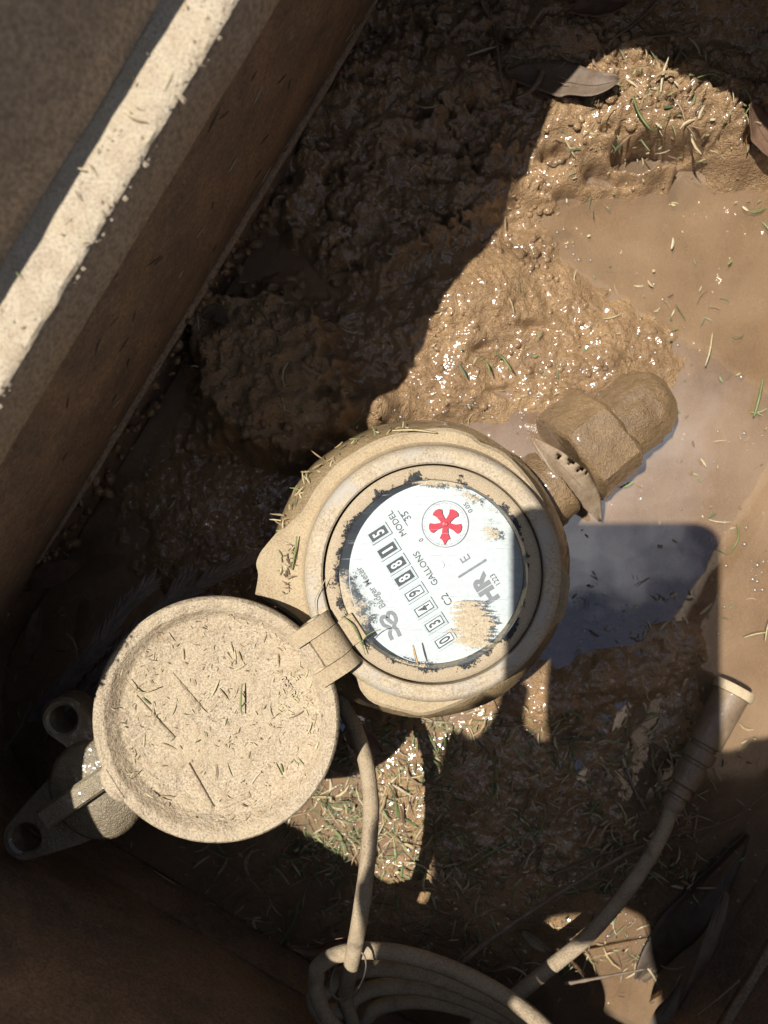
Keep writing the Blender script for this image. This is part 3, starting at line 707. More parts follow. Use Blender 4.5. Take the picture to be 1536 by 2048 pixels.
# cast letters by the hinge
crot = Matrix((HA * -1, HD, Vector((0, 0, 1)))).transposed().to_4x4()
M['cast'] = dusty('cast_letters', base=(0.60, 0.50, 0.36), dark=(0.34, 0.25, 0.15), under=(0.5, 0.48, 0.44), expo=0.08)
letters('0251 M', 578, 1374, 11, M['cast'], -0.0028, cover, 'cast_lettering', font_rot=crot, ext=0.6, bold=0.02)
letters('E', 594, 1356, 11, M['cast'], -0.0028, cover, 'cast_lettering', font_rot=crot, ext=0.6, bold=0.02)
# hinge: two outer knuckles on the cover, one between them on the shroud
hc = px(660, 1290, 0.002); KR = 0.0062
def knuckle(name, s0, s1, parent, back):
    mb = MB(); prof = []
    for k in range(13):
        a = math.radians(-90 + 180 * k / 12); prof.append((math.cos(a) * KR, math.sin(a) * KR * 0.93))
    prof = [(-back, -KR * 0.93)] + prof + [(-back, KR * 0.80)]
    v_ = [hc + HD * a + Vector((0, 0, b - 0.0008)) + HA * s_ for s_ in (s0, s1) for a, b in prof]; n_ = len(prof)
    f_ = [(i, (i + 1) % n_, n_ + (i + 1) % n_, n_ + i) for i in range(n_)] + [list(range(n_))[::-1], list(range(n_, 2 * n_))]
    return mb.add(v_, f_).build(name, M['dust'], parent, smooth=40)
knuckle('hinge_knuckle', 0.0058, 0.0116, cover, 0.0105); knuckle('hinge_knuckle', -0.0116, -0.0058, cover, 0.0105)
knuckle('hinge_knuckle', -0.0055, 0.0055, meter, 0.0048)
hb = hc + HD * 0.007
MB().box(hb + Vector((0, 0, -0.0085)), HD * 0.006, HA * 0.0054, Vector((0, 0, 0.0062))).build('hinge_bracket', M['dust'], meter)
MB().tube([hc - HA * 0.0121 + Vector((0, 0, -0.0008)), hc + HA * 0.0121 + Vector((0, 0, -0.0008))], 0.0026, 16).build('hinge_pin', M['dust_ring'], meter)

# ---- pipe couplings
def frame_along(d): Z = Vector(d).normalized(); X = Vector((0, 0, 1)).cross(Z).normalized(); return X, Z.cross(X), Z
pc = px(1225, 866, -0.066)
cp = thing('pipe_coupling', (pc.x, pc.y, -0.088), 'silt-coated hexagonal pipe coupling with rounded tail lying half in the puddle', 'pipe coupling')
mb = MB(); a0 = Vector((MC.x, MC.y, -0.066)) + PD * 0.058
pcd = (Vector((pc.x, pc.y, 0)) - Vector((a0.x, a0.y, 0))).normalized()
mb.lathe(a0, [(0.0, -0.004), (0.0175, -0.004), (0.0185, 0.006), (0.0180, 0.014), (0.0, 0.014)], 40, axis=pcd).build('spud', M['silty_brass'], cp, smooth=40)
q0 = px(1178, 886, -0.0735); mb = MB()
X, Y, Z = frame_along(pcd); hexv = []
for (h_, sc2) in ((-0.013, 0.90), (-0.0115, 1.0), (0.0095, 1.0), (0.0115, 0.90)):
    for k in range(12):
        a = math.radians(30 * k + 6); rr = 0.0262 * (1.0 if k % 2 == 0 else 0.935) * sc2
        hexv.append(q0 + Z * h_ + X * rr * math.cos(a) + Y * rr * math.sin(a))
hexf = [(k * 12 + i, k * 12 + (i + 1) % 12, (k + 1) * 12 + (i + 1) % 12, (k + 1) * 12 + i) for k in range(3) for i in range(12)] + [list(range(12))[::-1], list(range(36, 48))]
mb.add(hexv, hexf).build('nut', M['silty_brass'], cp, smooth=25)
q1 = px(1245, 845, -0.0755)
MB().lathe(q1, [(0.0, -0.012), (0.0180, -0.012), (0.0184, 0.004), (0.0178, 0.013), (0.0155, 0.0195), (0.0110, 0.0238), (0.0, 0.0250)], 40, axis=pcd + Vector((0, 0, -0.06))).build('tail', M['silty_brass'], cp, smooth=50)

def cake(o, cuts, amp, sc_, seed):
    """silt of uneven thickness on a casting"""
    bm = bmesh.new(); bm.from_mesh(o.data); bmesh.ops.triangulate(bm, faces=[f for f in bm.faces if len(f.verts) > 4])
    bmesh.ops.subdivide_edges(bm, edges=bm.edges, cuts=cuts, use_grid_fill=True); bm.normal_update()
    for _ in range(2): bmesh.ops.smooth_vert(bm, verts=bm.verts, factor=0.22, use_axis_x=True, use_axis_y=True, use_axis_z=True)
    bm.normal_update(); co_ = np.array([q.co[:] for q in bm.verts]) * sc_
    n_ = fbm(co_[:, 0] + co_[:, 2] * 0.7, co_[:, 1] - co_[:, 2] * 0.6, seed, 4)
    for q, k in zip(bm.verts, n_): q.co += q.normal * float(k) * amp
    for f in bm.faces: f.smooth = True
    bm.to_mesh(o.data); bm.free()
for k_, c_ in enumerate(cp.children):
    c_.data.materials[0] = M['mud_pipe']; cake(c_, 4, 0.0022, 120, 5 + k_)

# ---- meter valve with lock wings at the other end of the pipe
VZ = -0.0065
vc = px(185, 1585, VZ)
valve = thing('meter_valve', (vc.x, vc.y, -0.088), 'corroded brass shut-off valve with two round lock eyes, half under the lid', 'valve')
MB().tube([px(360, 1480, -0.062), px(215, 1565, -0.062), px(120, 1625, -0.064)], 0.0145, 24).build('pipe_body', M['valve'], valve, smooth=50)
def ellipse(cx, cy, r1, r2, rot, n=40, a0=0, a1=360):
    c, s = math.cos(math.radians(rot)), math.sin(math.radians(rot))
    return [(cx + c * r1 * math.cos(math.radians(a0 + (a1 - a0) * k / n)) - s * r2 * math.sin(math.radians(a0 + (a1 - a0) * k / n)),
             cy + s * r1 * math.cos(math.radians(a0 + (a1 - a0) * k / n)) + c * r2 * math.sin(math.radians(a0 + (a1 - a0) * k / n))) for k in range(n)]
MB().prism([px(a, b, VZ)[:2] for a, b in ellipse(188, 1585, 92, 104, -33)], VZ - 0.014, VZ, 0.0022).build('valve_head', M['valve'], valve, smooth=50)
MB().prism([px(a, b, VZ)[:2] for a, b in ellipse(188, 1588, 60, 64, -33)], VZ - 0.055, VZ - 0.0142, 0.001).build('valve_neck', M['valve'], valve, smooth=50)
def wing(hx, hy, rh, ro, tx, ty, rt, z, th):
    """flat lug with a through hole: a ring that widens into the head"""
    c = px(hx, hy, z); n_ = 72; ri = pl(rh, z); A = [Vector(px(*q, z)[:2]) for q in ellipse(hx, hy, ro, ro, 0, 36)] + [Vector(px(*q, z)[:2]) for q in ellipse(tx, ty, rt, rt, 0, 36)]
    A.sort(key=lambda q: (q.x, q.y)); hull = []
    for seq in (A, A[::-1]):
        st = []
        for q in seq:
            while len(st) > 1 and (st[-1] - st[-2]).cross(q - st[-1]) <= 0: st.pop()
            st.append(q)
        hull += st[:-1]
    def reach(e_):
        best = 0
        for k in range(len(hull)):
            a, b = hull[k] - Vector(c[:2]), hull[(k + 1) % len(hull)] - Vector(c[:2]); d_ = b - a; den = e_.cross(d_)
            if abs(den) < 1e-12: continue
            t_ = a.cross(d_) / den; u_ = a.cross(e_) / den
            if t_ > 0 and -1e-6 <= u_ <= 1.000001: best = max(best, t_)
        return best
    mb = MB(); prof = []
    for k in range(n_):
        a = 2 * math.pi * k / n_; e_ = Vector((math.cos(a), math.sin(a))); prof.append((e_, reach(e_)))
    rows = [(lambda R: ri, z - th), (lambda R: ri, z - 0.001), (lambda R: ri + 0.001, z), (lambda R: R - 0.0012, z), (lambda R: R, z - 0.0014), (lambda R: R, z - th)]
    v_ = [(c.x + e_.x * fn(R), c.y + e_.y * fn(R), zz) for fn, zz in rows for e_, R in prof]; f_ = []
    for r_ in range(6):
        r2 = (r_ + 1) % 6
        for k in range(n_): j_ = (k + 1) % n_; f_.append((r_ * n_ + k, r2 * n_ + k, r2 * n_ + j_, r_ * n_ + j_))
    return mb.add(v_, f_)
wing(125, 1440, 28, 45, 205, 1500, 40, VZ - 0.003, 0.012).build('lock_wing', M['valve'], valve, smooth=40)
wing(50, 1677, 29, 49, 150, 1612, 78, VZ - 0.006, 0.008).build('lock_wing', M['valve'], valve, smooth=40)
bd = (px(215, 1530, VZ) - px(112, 1640, VZ)); bd.z = 0; bd.normalize(); bd = Vector((0.82, 0.57, 0)).normalized(); bn = Vector((-bd.y, bd.x, 0)); bc = px(172, 1580, VZ + 0.004)
mb = MB(); mb.prism([(bc + bd * a + bn * b)[:2] for a, b in ((-0.0205, -0.0042), (0.0125, -0.0042), (0.0125, 0.0042), (-0.0205, 0.0042))], VZ - 0.006, VZ + 0.0058, 0.0014)
mb.build('tee_head', M['valve'], valve, smooth=30)

# ---- signal cable with its coil and connector: one run from the meter to the plug
CAB = 0.0033
cable = thing('signal_cable', px(900, 1960, -0.085), 'tan silt-covered cable running from the meter into a coil and to a plug', 'cable')
def z3(l): return [px(a, b, z) for a, b, z in l]
path = z3([(668, 1370, -0.045), (686, 1410, -0.038), (715, 1470, -0.030), (735, 1540, -0.022), (742, 1620, -0.015), (737, 1700, -0.012), (728, 1780, -0.010), (714, 1870, -0.012), (700, 1940, -0.022), (688, 1990, -0.034)])
def loop(cx, cy, ra, rb, rot, a0, a1, z0, z1, n=22):
    o_ = []; c_, s_ = math.cos(math.radians(rot)), math.sin(math.radians(rot))
    for k in range(n + 1):
        a = math.radians(a0 + (a1 - a0) * k / n); e1, e2 = ra * math.cos(a), rb * math.sin(a)
        o_.append(px(cx + c_ * e1 - s_ * e2, cy + s_ * e1 + c_ * e2, z0 + (z1 - z0) * k / n))
    return o_
# angles run clockwise on the picture: 180 = upper left end, 270 = top strand, 0 = lower right end
coil = loop(945, 2160, 250, 128, 26, 175, -180, -0.046, -0.046) + loop(925, 2134, 262, 128, 26, -185, -540, -0.042, -0.038)[1:] \
     + loop(905, 2104, 280, 128, 26, -545, -900, -0.034, -0.030)[1:] + loop(890, 2072, 290, 128, 26, -905, -1255, -0.026, -0.020)[1:] + loop(900, 2072, 292, 128, 26, -1260, -1370, -0.022, -0.030)[1:]
tail = z3([(955, 2045, -0.045), (1020, 2000, -0.052), (1100, 1935, -0.056), (1180, 1868, -0.058), (1262, 1770, -0.062), (1318, 1680, -0.066), (1345, 1610, -0.068)])
full = spline(path, 8)[:-1] + spline([path[-1]] + coil[2:] + tail, 5)
MB().tube(full, [CAB * (1 + 0.02 * math.sin(i * 0.53) * math.sin(i * 0.17) + 0.008 * math.sin(i * 1.9)) for i in range(len(full))], 14).build('cable_sheath', M['dust_cable'], cable, smooth=60)
# plug: collar, ridged grip, tapering barrel, pale cap
c0, c1 = px(1345, 1610, -0.068), px(1468, 1378, -0.072); cd = (c1 - c0).normalized(); cl = (c1 - c0).length
MB().lathe(c0, [(0.0, -0.002), (0.0044, -0.002), (0.0050, 0.001), (0.0050, 0.003), (0.0043, 0.0036), (0.0043, 0.0048), (0.0054, 0.0056), (0.0054, 0.0080), (0.0048, 0.0086), (0.0048, 0.0098), (0.0062, 0.011), (0.0068, 0.019), (0.0068, 0.0215), (0.0058, 0.022), (0.0058, 0.0235), (0.0070, 0.024),
    (0.0072, 0.030), (0.0060, 0.0305), (0.0060, 0.032), (0.0074, 0.0325), (0.0078, cl * 0.8), (0.0080, cl - 0.003), (0.0, cl - 0.003)], 28, axis=cd).build('plug', M['conn'], cable, smooth=35)
MB().lathe(c0, [(0.0, cl - 0.0028), (0.0092, cl - 0.0028), (0.0096, cl - 0.001), (0.0092, cl + 0.0016), (0.0, cl + 0.0024)], 28, axis=cd).build('plug_cap', M['conn_cap'], cable, smooth=35)
# thin wire tie round the strands
tp = [px(697 + 36 * math.cos(a) * 0.9 - 14 * math.sin(a), 1950 + 50 * math.sin(a), -0.016 + 0.006 * math.cos(a)) for a in [2 * math.pi * k / 30 for k in range(31)]]
MB().tube(tp, 0.0004, 6).build('wire_tie', M['tie'], cable, smooth=60)

# ------------------------------------------------------------------ leaves, twigs, roots
def leaf(name, pts, wmax, m, label, cat='leaf', z=None, lift=0.002, curl=0.15, group='dead leaves lying in the pit', holes=(), shape=None, stem=True, tilt=0.0, wav=0.0, n=26, k=9):
    """leaf along a line of photo points, wmax = full width in pixels; cells in holes are eaten away"""
    P3 = []
    for q in pts:
        if len(q) == 3: P3.append(px(*q))
        elif z is not None: P3.append(px(q[0], q[1], z))
        else: P3.append(on_floor(q[0], q[1], lift))
    sp = spline(P3, max(2, n // (len(P3) - 1))); n = len(sp) - 1
    W = pl(wmax, P3[0].z) / 2; v = []; f = []; rs = random.Random(sum(map(ord, label)))
    ph = rs.random() * 6
    for i, p in enumerate(sp):
        s_ = i / n; wd = W * ((math.sin(math.pi * min(1, max(0.0, s_ * 0.96 + 0.02))) ** 0.75) if shape is None else shape(s_)) * (1 + 0.06 * math.sin(9 * s_ + ph) + 0.04 * math.sin(23 * s_ + ph))
        T = sp[min(i + 1, n)] - sp[max(i - 1, 0)]; T.z = 0; T.normalize(); N = Vector((-T.y, T.x, 0))
        for j in range(k):
            a = 2 * j / (k - 1) - 1
            v.append(p + N * a * wd + Vector((0, 0, curl * W * a * a + tilt * a * wd - 0.05 * W * (1 - abs(a)) + wav * W * math.sin(7 * s_ + 2 * a + ph))))
    for i in range(n):
        for j in range(k - 1):
            if (i, j) in holes: continue
            q = i * k + j; f.append((q, q + 1, q + k + 1, q + k))
    o = mesh_obj(name, v, f, m, smooth=True, label=label, cat=cat, group=group)
    so = o.modifiers.new('thickness', 'SOLIDIFY'); so.thickness = 0.0003; so.offset = 0
    if stem:
        b = [Vector(q) - o.location for q in sp]; mb = MB(); mb.tube([q + Vector((0, 0, 0.0001)) for q in b], [0.00045 * (1.1 - i / n) for i in range(n + 1)], 5)
        c = mesh_obj('midrib', mb.v, mb.f, m, o); c.matrix_parent_inverse = Matrix()
    return o
leaf('dry_leaf', [(1008, 166), (1062, 170), (1125, 178), (1180, 186), (1228, 176)], 68, M['leaf_grey'], 'broad greyish dry leaf lying half in the shade on the upper mud bank', lift=0.006, curl=0.22)
leaf('dry_leaf', [(1068, 880, -0.048), (1110, 920, -0.050), (1150, 960, -0.055), (1182, 1000, -0.066), (1200, 1042, -0.076)], 56, M['leaf_tan'], 'pale tan dead leaf with eaten holes leaning by the pipe coupling', curl=0.12, tilt=-0.12, wav=0.12,
     holes={(9, 6), (10, 6), (10, 5), (13, 7), (14, 7), (14, 6), (15, 7), (18, 7), (19, 7), (18, 6), (21, 7)}, n=40)
leaf('dry_leaf', [(1488, 222), (1505, 262), (1530, 300), (1580, 345)], 60, M['leaf_brown'], 'reddish brown leaf cut by the right edge beside the sunlit bank', lift=0.005)
leaf('dry_leaf', [(1130, 44), (1170, 34), (1215, 30), (1250, 24)], 46, M['leaf_brown'], 'small curled brown leaf in the dark at the top of the bank', lift=0.006, curl=0.4)
leaf('dry_leaf', [(1110, -8), (1180, 4), (1270, -6), (1330, -30)], 50, M['leaf_brown'], 'dark leaf cut by the top edge of the view', lift=0.006, curl=0.3)
leaf('dry_leaf', [(36, 1180, -0.062), (75, 1160, -0.058), (120, 1142, -0.056), (165, 1128, -0.056)], 46, M['leaf_brown'], 'narrow brown leaf against the box wall left of the cedar sprig', curl=0.15)
leaf('dry_leaf', [(60, 1330, -0.06), (66, 1270, -0.058), (80, 1215, -0.058)], 28, M['leaf_brown'], 'small dim leaf standing in the dark corner left of the open lid', curl=0.15)
leaf('dry_leaf', [(410, 640), (435, 632), (462, 652)], 34, M['leaf_grey'], 'small pointed dry leaf on the mud clod at the box wall', lift=0.005, curl=0.2)
leaf('dead_leaf', [(1275, 1955), (1330, 1880), (1390, 1810), (1440, 1740), (1490, 1665)], 92, M['leaf_dark'], 'large wet blackish leaf at the water edge by the lower right wall', lift=0.0015, curl=0.10, tilt=0.10, wav=0.16, shape=lambda q: (math.sin(math.pi * (0.06 + 0.9 * q)) ** 0.6) * (1 - 0.25 * q))
leaf('dry_leaf', [(1452, 1785, -0.052), (1432, 1850, -0.050), (1408, 1920, -0.050), (1378, 1985, -0.052), (1362, 2020, -0.055)], 27, M['leaf_grey'], 'long narrow strip of dry leaf leaning on the lower right wall', curl=0.1, wav=0.3, shape=lambda q: 0.55 + 0.4 * math.sin(2.6 * q + 0.3) if 0.03 < q < 0.97 else 0.35)
leaf('dry_leaf', [(1362, 1950, -0.055), (1345, 1995, -0.055), (1318, 2040, -0.055), (1290, 2080, -0.055)], 30, M['leaf_grey'], 'narrow dry leaf strip at the bottom edge under the blackish leaf', curl=0.2, wav=0.3)
leaf('dry_leaf', [(582, 1893, -0.042), (630, 1900, -0.038), (680, 1884, -0.030), (722, 1882, -0.028)], 24, M['leaf_brown'], 'twisted dry leaf sticking out where the cable enters its coil', curl=0.5)
leaf('dry_leaf', [(690, 1455, -0.06), (720, 1475, -0.058), (765, 1505, -0.058)], 50, M['leaf_brown'], 'dull brown leaf in the shade of the lid beside the cable', curl=0.2)
leaf('dry_leaf', [(1040, 1850), (1062, 1868), (1090, 1890)], 20, M['leaf_tan'], 'small sunlit leaf scrap beside the patch of light above the coil', lift=0.006, curl=0.3)
# roots and sticks
def stick(name, pts, r, label, m='root', cat='twig', lift=0.002):
    P3 = [px(*q) if len(q) == 3 else on_floor(q[0], q[1], lift) for q in pts]; sp = spline(P3, 8); n = len(sp)
    rr = [pl(r, P3[0].z) * (1 - 0.55 * i / n) * (1 + 0.12 * math.sin(i * 1.7)) for i in range(n)]
    return MB().tube(sp, rr, 7).build(name, M[m], smooth=70, label=label, cat=cat, group='loose roots and twigs')
stick('root', [(955, -5), (968, 30), (985, 62), (992, 110), (1000, 165), (1010, 200)], 4.5, 'thin bent root hanging down the dark bank at the top', lift=0.004)
stick('root', [(1312, 12), (1285, 40), (1250, 68), (1215, 92)], 5, 'straight tapering twig in the shaded upper right corner', lift=0.004)
stick('root', [(1075, 165), (1068, 185), (1050, 205), (1025, 218)], 7, 'forked woody stub lying across the broad grey leaf', lift=0.009)
stick('root', [(1258, 90), (1320, 82), (1385, 76)], 2.5, 'hair-thin rootlet above the rounded edge of sunlight', lift=0.004)
stick('twig', [(925, 1925, -0.058), (1010, 1858, -0.062), (1120, 1785, -0.064), (1240, 1715, -0.068), (1290, 1690, -0.07)], 5.5, 'long thin dark twig lying across the clippings beside the cable', lift=0.004)
stick('twig', [(1130, 1968, -0.055), (1200, 1955, -0.055), (1290, 1938, -0.055)], 4, 'thin twig under the tip of the blackish leaf')
stick('twig', [(1100, 1745), (1240, 1690), (1440, 1640), (1536, 1575)], 2.2, 'fine stem floating between the plug and the lower right wall', lift=0.003)
stick('twig', [(1250, 1535), (1268, 1580), (1295, 1625)], 3.2, 'black sprig under water left of the plug', m='cedar')
stick('dry_stalk', [(1480, 1960, -0.045), (1440, 1995, -0.047), (1395, 2030, -0.05)], 2.5, 'wiry stem clinging to the lower right wall at the bottom', m='tie')
stick('dry_stalk', [(8, 1500, -0.05), (40, 1455, -0.048), (62, 1405, -0.046)], 3.5, 'pale dry stem left of the upper lock eye', m='tie')
# dead cedar sprigs
def sprig(pts, wid, label, seed):
    rs = random.Random(seed); sp = spline([px(*q) for q in pts], 16); n = len(sp)
    t_ = thing('cedar_sprig', sp[0], label, 'sprig', 'dead cedar sprigs')
    mb = MB().tube(sp, [0.0011 * (1.2 - i / n) for i in range(n)], 6); mb.build('stem', M['cedar'], t_, smooth=60)
    mb = MB(); W = pl(wid, pts[0][2])
    for i in range(1, n - 1, 2):
        T = (sp[i + 1] - sp[i - 1]).normalized(); side = Vector((-T.y, T.x, 0)).normalized(); tap = 0.55 + 0.45 * math.sin(math.pi * min(1, (i / n) * 0.8 + 0.2))
        for k in range(3):
            s_ = (-1, 1, rs.choice((-0.4, 0.4)))[k] * (0.7 + 0.5 * rs.random()); l_ = W * tap * (0.8 + 0.5 * rs.random())
            d = (T * 1.0 + side * s_ * 0.48 + Vector((0, 0, 0.12 + 0.3 * rs.random()))).normalized(); b = sp[i]
            c = d.cross(Vector((0, 0, 1))).normalized() * W * 0.17; up = Vector((0, 0, W * 0.10))
            e1 = b + d * l_ * 0.45; e2 = b + d * l_ + T * l_ * 0.22 + Vector((0, 0, l_ * 0.1))
            mb.add([b - c, b + c, e1 - c * 0.9, e1 + c * 0.9, b + up, e1 + up, e2], [(0, 2, 5, 4), (4, 5, 3, 1), (2, 6, 5), (5, 6, 3), (0, 1, 3, 2), (2, 3, 6)])
    mb.build('needles', M['cedar'], t_)
sprig([(60, 1440, -0.050), (120, 1380, -0.044), (190, 1300, -0.042), (245, 1225, -0.044), (300, 1168, -0.050)], 46, 'dead dark cedar sprig pointing up left of the open lid, leftmost', 1)
sprig([(130, 1420, -0.052), (220, 1310, -0.050), (300, 1240, -0.052), (345, 1195, -0.055), (378, 1148, -0.058)], 40, 'dead cedar sprig half hidden behind the edge of the open lid', 2)
sprig([(330, 1225, -0.056), (400, 1172, -0.058), (455, 1140, -0.060), (500, 1118, -0.062)], 34, 'dead cedar sprig reaching toward the meter above the open lid', 3)
sprig([(90, 1450, -0.056), (150, 1410, -0.054), (240, 1360, -0.053)], 34, 'short dead cedar sprig above the upper lock eye', 4)

# ------------------------------------------------------------------ cut grass, straw
def strips(name, items, m, label, kind='stuff', parent=None):
    """items: (point, direction angle, length, width, bend, lift angle, colour)"""
    V = []; F = []; Cc = []
    for (p, a, l, wd, bend, up, c) in items:
        b0 = len(V); n = 3
        for i in range(n + 1):
            s_ = i / n; aa = a + bend * s_; d = Vector((math.cos(a + bend * s_ * 0.5), math.sin(a + bend * s_ * 0.5), up)) * l * s_
            N = Vector((-math.sin(aa), math.cos(aa), 0)); ww = wd * (0.55, 1, 0.95, 0.3)[i] * 0.5
            q = p + d; V += [q + N * ww, q + Vector((0, 0, ww * 0.45)), q - N * ww]; Cc += [c] * 3
        for i in range(n):
            k = b0 + 3 * i; F += [(k, k + 1, k + 4, k + 3), (k + 1, k + 2, k + 5, k + 4)]
    me = bpy.data.meshes.new(name); me.from_pydata([tuple(q) for q in V], [], F); me.update()
    at = me.color_attributes.new('col', 'FLOAT_COLOR', 'POINT'); at.data.foreach_set('color', np.array([(*c, 1) for c in Cc], np.float32).ravel())
    me.materials.append(m); o = bpy.data.objects.new(name, me); COL.objects.link(o); tag(o, label, kind=kind); return o
STRAW = [(0.52, 0.41, 0.21), (0.60, 0.50, 0.29), (0.42, 0.30, 0.15), (0.33, 0.22, 0.11), (0.55, 0.47, 0.30)]
GREEN = [(0.15, 0.19, 0.07), (0.22, 0.27, 0.10), (0.10, 0.13, 0.055), (0.30, 0.33, 0.15)]
BROWN = [(0.20, 0.13, 0.07), (0.26, 0.17, 0.09), (0.14, 0.09, 0.05)]
def pick(g_, rs, br=0.2):
    c = rs.choice(GREEN) if rs.random() < g_ else (rs.choice(BROWN) if rs.random() < br else rs.choice(STRAW))
    k = 0.8 + 0.35 * rs.random(); return tuple(x * k for x in c)
rs = random.Random(5); items = []
zones = [  # x0, y0, x1, y1, count, share green, min length px, max length px
    (1120, 110, 1536, 330, 210, 0.40, 12, 42), (900, 0, 1536, 200, 90, 0.15, 15, 55), (650, 60, 1050, 560, 110, 0.3, 10, 36), (1040, 330, 1536, 560, 45, 0.35, 8, 26),
    (820, 560, 1400, 860, 60, 0.35, 10, 34), (1250, 560, 1536, 1300, 60, 0.4, 8, 36), (390, 560, 700, 900, 85, 0.25, 12, 42), (250, 900, 560, 1300, 60, 0.3, 8, 30),
    (570, 1430, 900, 1760, 1150, 0.42, 10, 46), (870, 1420, 1400, 1780, 1300, 0.32, 8, 44), (350, 1690, 1320, 1960, 900, 0.34, 8, 46), (1130, 1150, 1430, 1440, 120, 0.25, 6, 26),
    (1350, 1450, 1536, 1800, 40, 0.2, 8, 30), (0, 1180, 230, 1480, 70, 0.1, 12, 50), (600, 1650, 760, 1720, 80, 0.6, 14, 46)]
for (x0, y0, x1, y1, n_, g_, l0, l1) in zones:
    for k in range(n_):
        x, y = x0 + (x1 - x0) * rs.random(), y0 + (y1 - y0) * rs.random()
        p = on_floor(x, y, 0.0004 + 0.0035 * rs.random() ** 3)
        gz = ground_z(p.x, p.y)
        if gz < WZ and rs.random() < 0.35: p.z = gz + (WZ - gz) * rs.random()
        l = pl(l0 * 0.7 + (l1 * 1.25 - l0 * 0.7) * rs.random() ** 2.3, p.z)
        items.append((p, rs.random() * 6.28, l, pl(1.7 + 4.2 * rs.random() ** 2.6, p.z), rs.gauss(0, 0.75), rs.uniform(-0.08, 0.22), pick(g_, rs, 0.35)))
for k in range(420):      # crumbs of the finest cuttings all over the mud
    x, y = rs.random() * 1536, rs.random() * 2048; p = on_floor(x, y, 0.0005)
    items.append((p, rs.random() * 6.28, pl(4 + 10 * rs.random(), p.z), pl(2 + 1.5 * rs.random(), p.z), 0.3, 0.1, pick(0.2, rs)))
strips('grass_clippings', items, M['clip'], 'cut grass and straw strewn over the wet mud floor')
# on the cover
items = []
for k in range(330):
    a, r = rs.random() * 6.28, CR * 0.9 * math.sqrt(rs.random()); p = CC + Vector((math.cos(a) * r, math.sin(a) * r, 0)); p.z = -0.0028 + 0.0006 * rs.random() if r < CR * 0.8 else 0.0012
    big = rs.random() < 0.16; l = pl((14 + 26 * rs.random()) if big else (4 + 9 * rs.random()), 0)
    items.append((p, rs.random() * 6.28, l, pl((2.0 + 1.6 * rs.random()) if big else (1.3 + 1.0 * rs.random()), 0), rs.uniform(-0.7, 0.7), rs.uniform(0.0, 0.10), pick(0.06, rs, 0.12)))
for k in range(40):
    x, y = 545 + 110 * rs.random(), 1330 + 90 * rs.random(); p = px(x, y, -0.0026)
    items.append((p, rs.random() * 6.28, pl(6 + 12 * rs.random(), 0), pl(2.6, 0), 0.3, 0.05, (0.62, 0.52, 0.28)))
strips('grass_clippings', items, M['clip'], 'short dry clippings scattered inside the open lid')
# on the shroud and body
items = []
for k in range(120):
    a = rs.uniform(1.6, 3.6); r = 0.057 + 0.007 * rs.random(); p = bodyc + Vector((math.cos(a) * r, math.sin(a) * r, -0.029 - 0.004 * rs.random()))
    items.append((p, rs.random() * 6.28, pl(8 + 22 * rs.random(), 0), pl(3, 0), rs.uniform(-0.6, 0.6), 0.1, pick(0.35, rs)))
for k in range(46):
    p = px(562 + 22 * rs.random(), 1085 + 105 * rs.random(), SZ + 0.0006)
    items.append((p, rs.random() * 6.28, pl(6 + 14 * rs.random(), 0), pl(2.6, 0), rs.uniform(-0.6, 0.6), 0.1, pick(0.1, rs, 0.7)))
strips('grass_clippings', items, M['clip'], 'clippings caught round the left shoulder of the meter')
# on the box walls and ledge
items = []
for k in range(90):
    s_ = rs.uniform(V0, V1); d = rs.uniform(0.002, 0.013); p = UX * (U0 - d) + VX * s_ + Vector((0, 0, 0.1000))
    items.append((p, rs.random() * 6.28, 0.001 + 0.005 * rs.random() ** 2.5, rs.uniform(0.0002, 0.0005), rs.uniform(-0.8, 0.8), 0.1, pick(0.08, rs, 0.3)))
for k in range(60):
    s_ = rs.uniform(V0, V1); zz = rs.uniform(-0.05, 0.075); d = 0.004 + (0.0795 - zz) / 0.1435 * 0.0245; p = UX * (U0 - d + 0.003) + VX * s_ + Vector((0, 0, zz))
    q = VX * rs.uniform(-1, 1) + Vector((0, 0, 0.6))
    items.append((p, math.atan2(q.y, q.x), rs.uniform(0.002, 0.007), 0.0006, rs.uniform(-0.4, 0.4), rs.uniform(-0.8, 0.8), pick(0.05, rs, 0.5)))
strips('grass_clippings', items, M['clip'], 'bits of straw stuck to the ledge and walls of the box')
# single blades that stand out
def blade(pts, wid, m, label, name='grass_stalk', cat='grass', lift=0.002):
    P3 = [px(*q) if len(q) == 3 else on_floor(q[0], q[1], lift) for q in pts]; sp = spline(P3, 7); n = len(sp) - 1; v = []; f = []
    W = pl(wid * 0.66, P3[0].z) / 2
    for i, p in enumerate(sp):
        T = sp[min(i + 1, n)] - sp[max(i - 1, 0)]; N = Vector((-T.y, T.x, 0)); N.normalize(); ww = W * (0.35 + 0.65 * math.sin(math.pi * (0.12 + 0.8 * i / n)))
        v += [p + N * ww, p + Vector((0, 0, ww * 0.5)), p - N * ww, p + Vector((0, 0, -ww * 0.15))]
    for i in range(n):
        for j in range(4): f.append((4 * i + j, 4 * i + (j + 1) % 4, 4 * i + 4 + (j + 1) % 4, 4 * i + 4 + j))
    f += [(3, 2, 1, 0), (4 * n, 4 * n + 1, 4 * n + 2, 4 * n + 3)]
    return mesh_obj(name, v, f, M[m], smooth=True, label=label, cat=cat, group='single grass stalks and straws')
blade([(1258, 205), (1272, 240), (1292, 268), (1308, 280)], 9, 'blade_green', 'long pale green blade in the middle of the sunlit upper bank', lift=0.005)
blade([(1385, 168), (1415, 160), (1440, 172)], 7, 'blade_green', 'curved green blade near the right end of the rounded sun edge', lift=0.005)
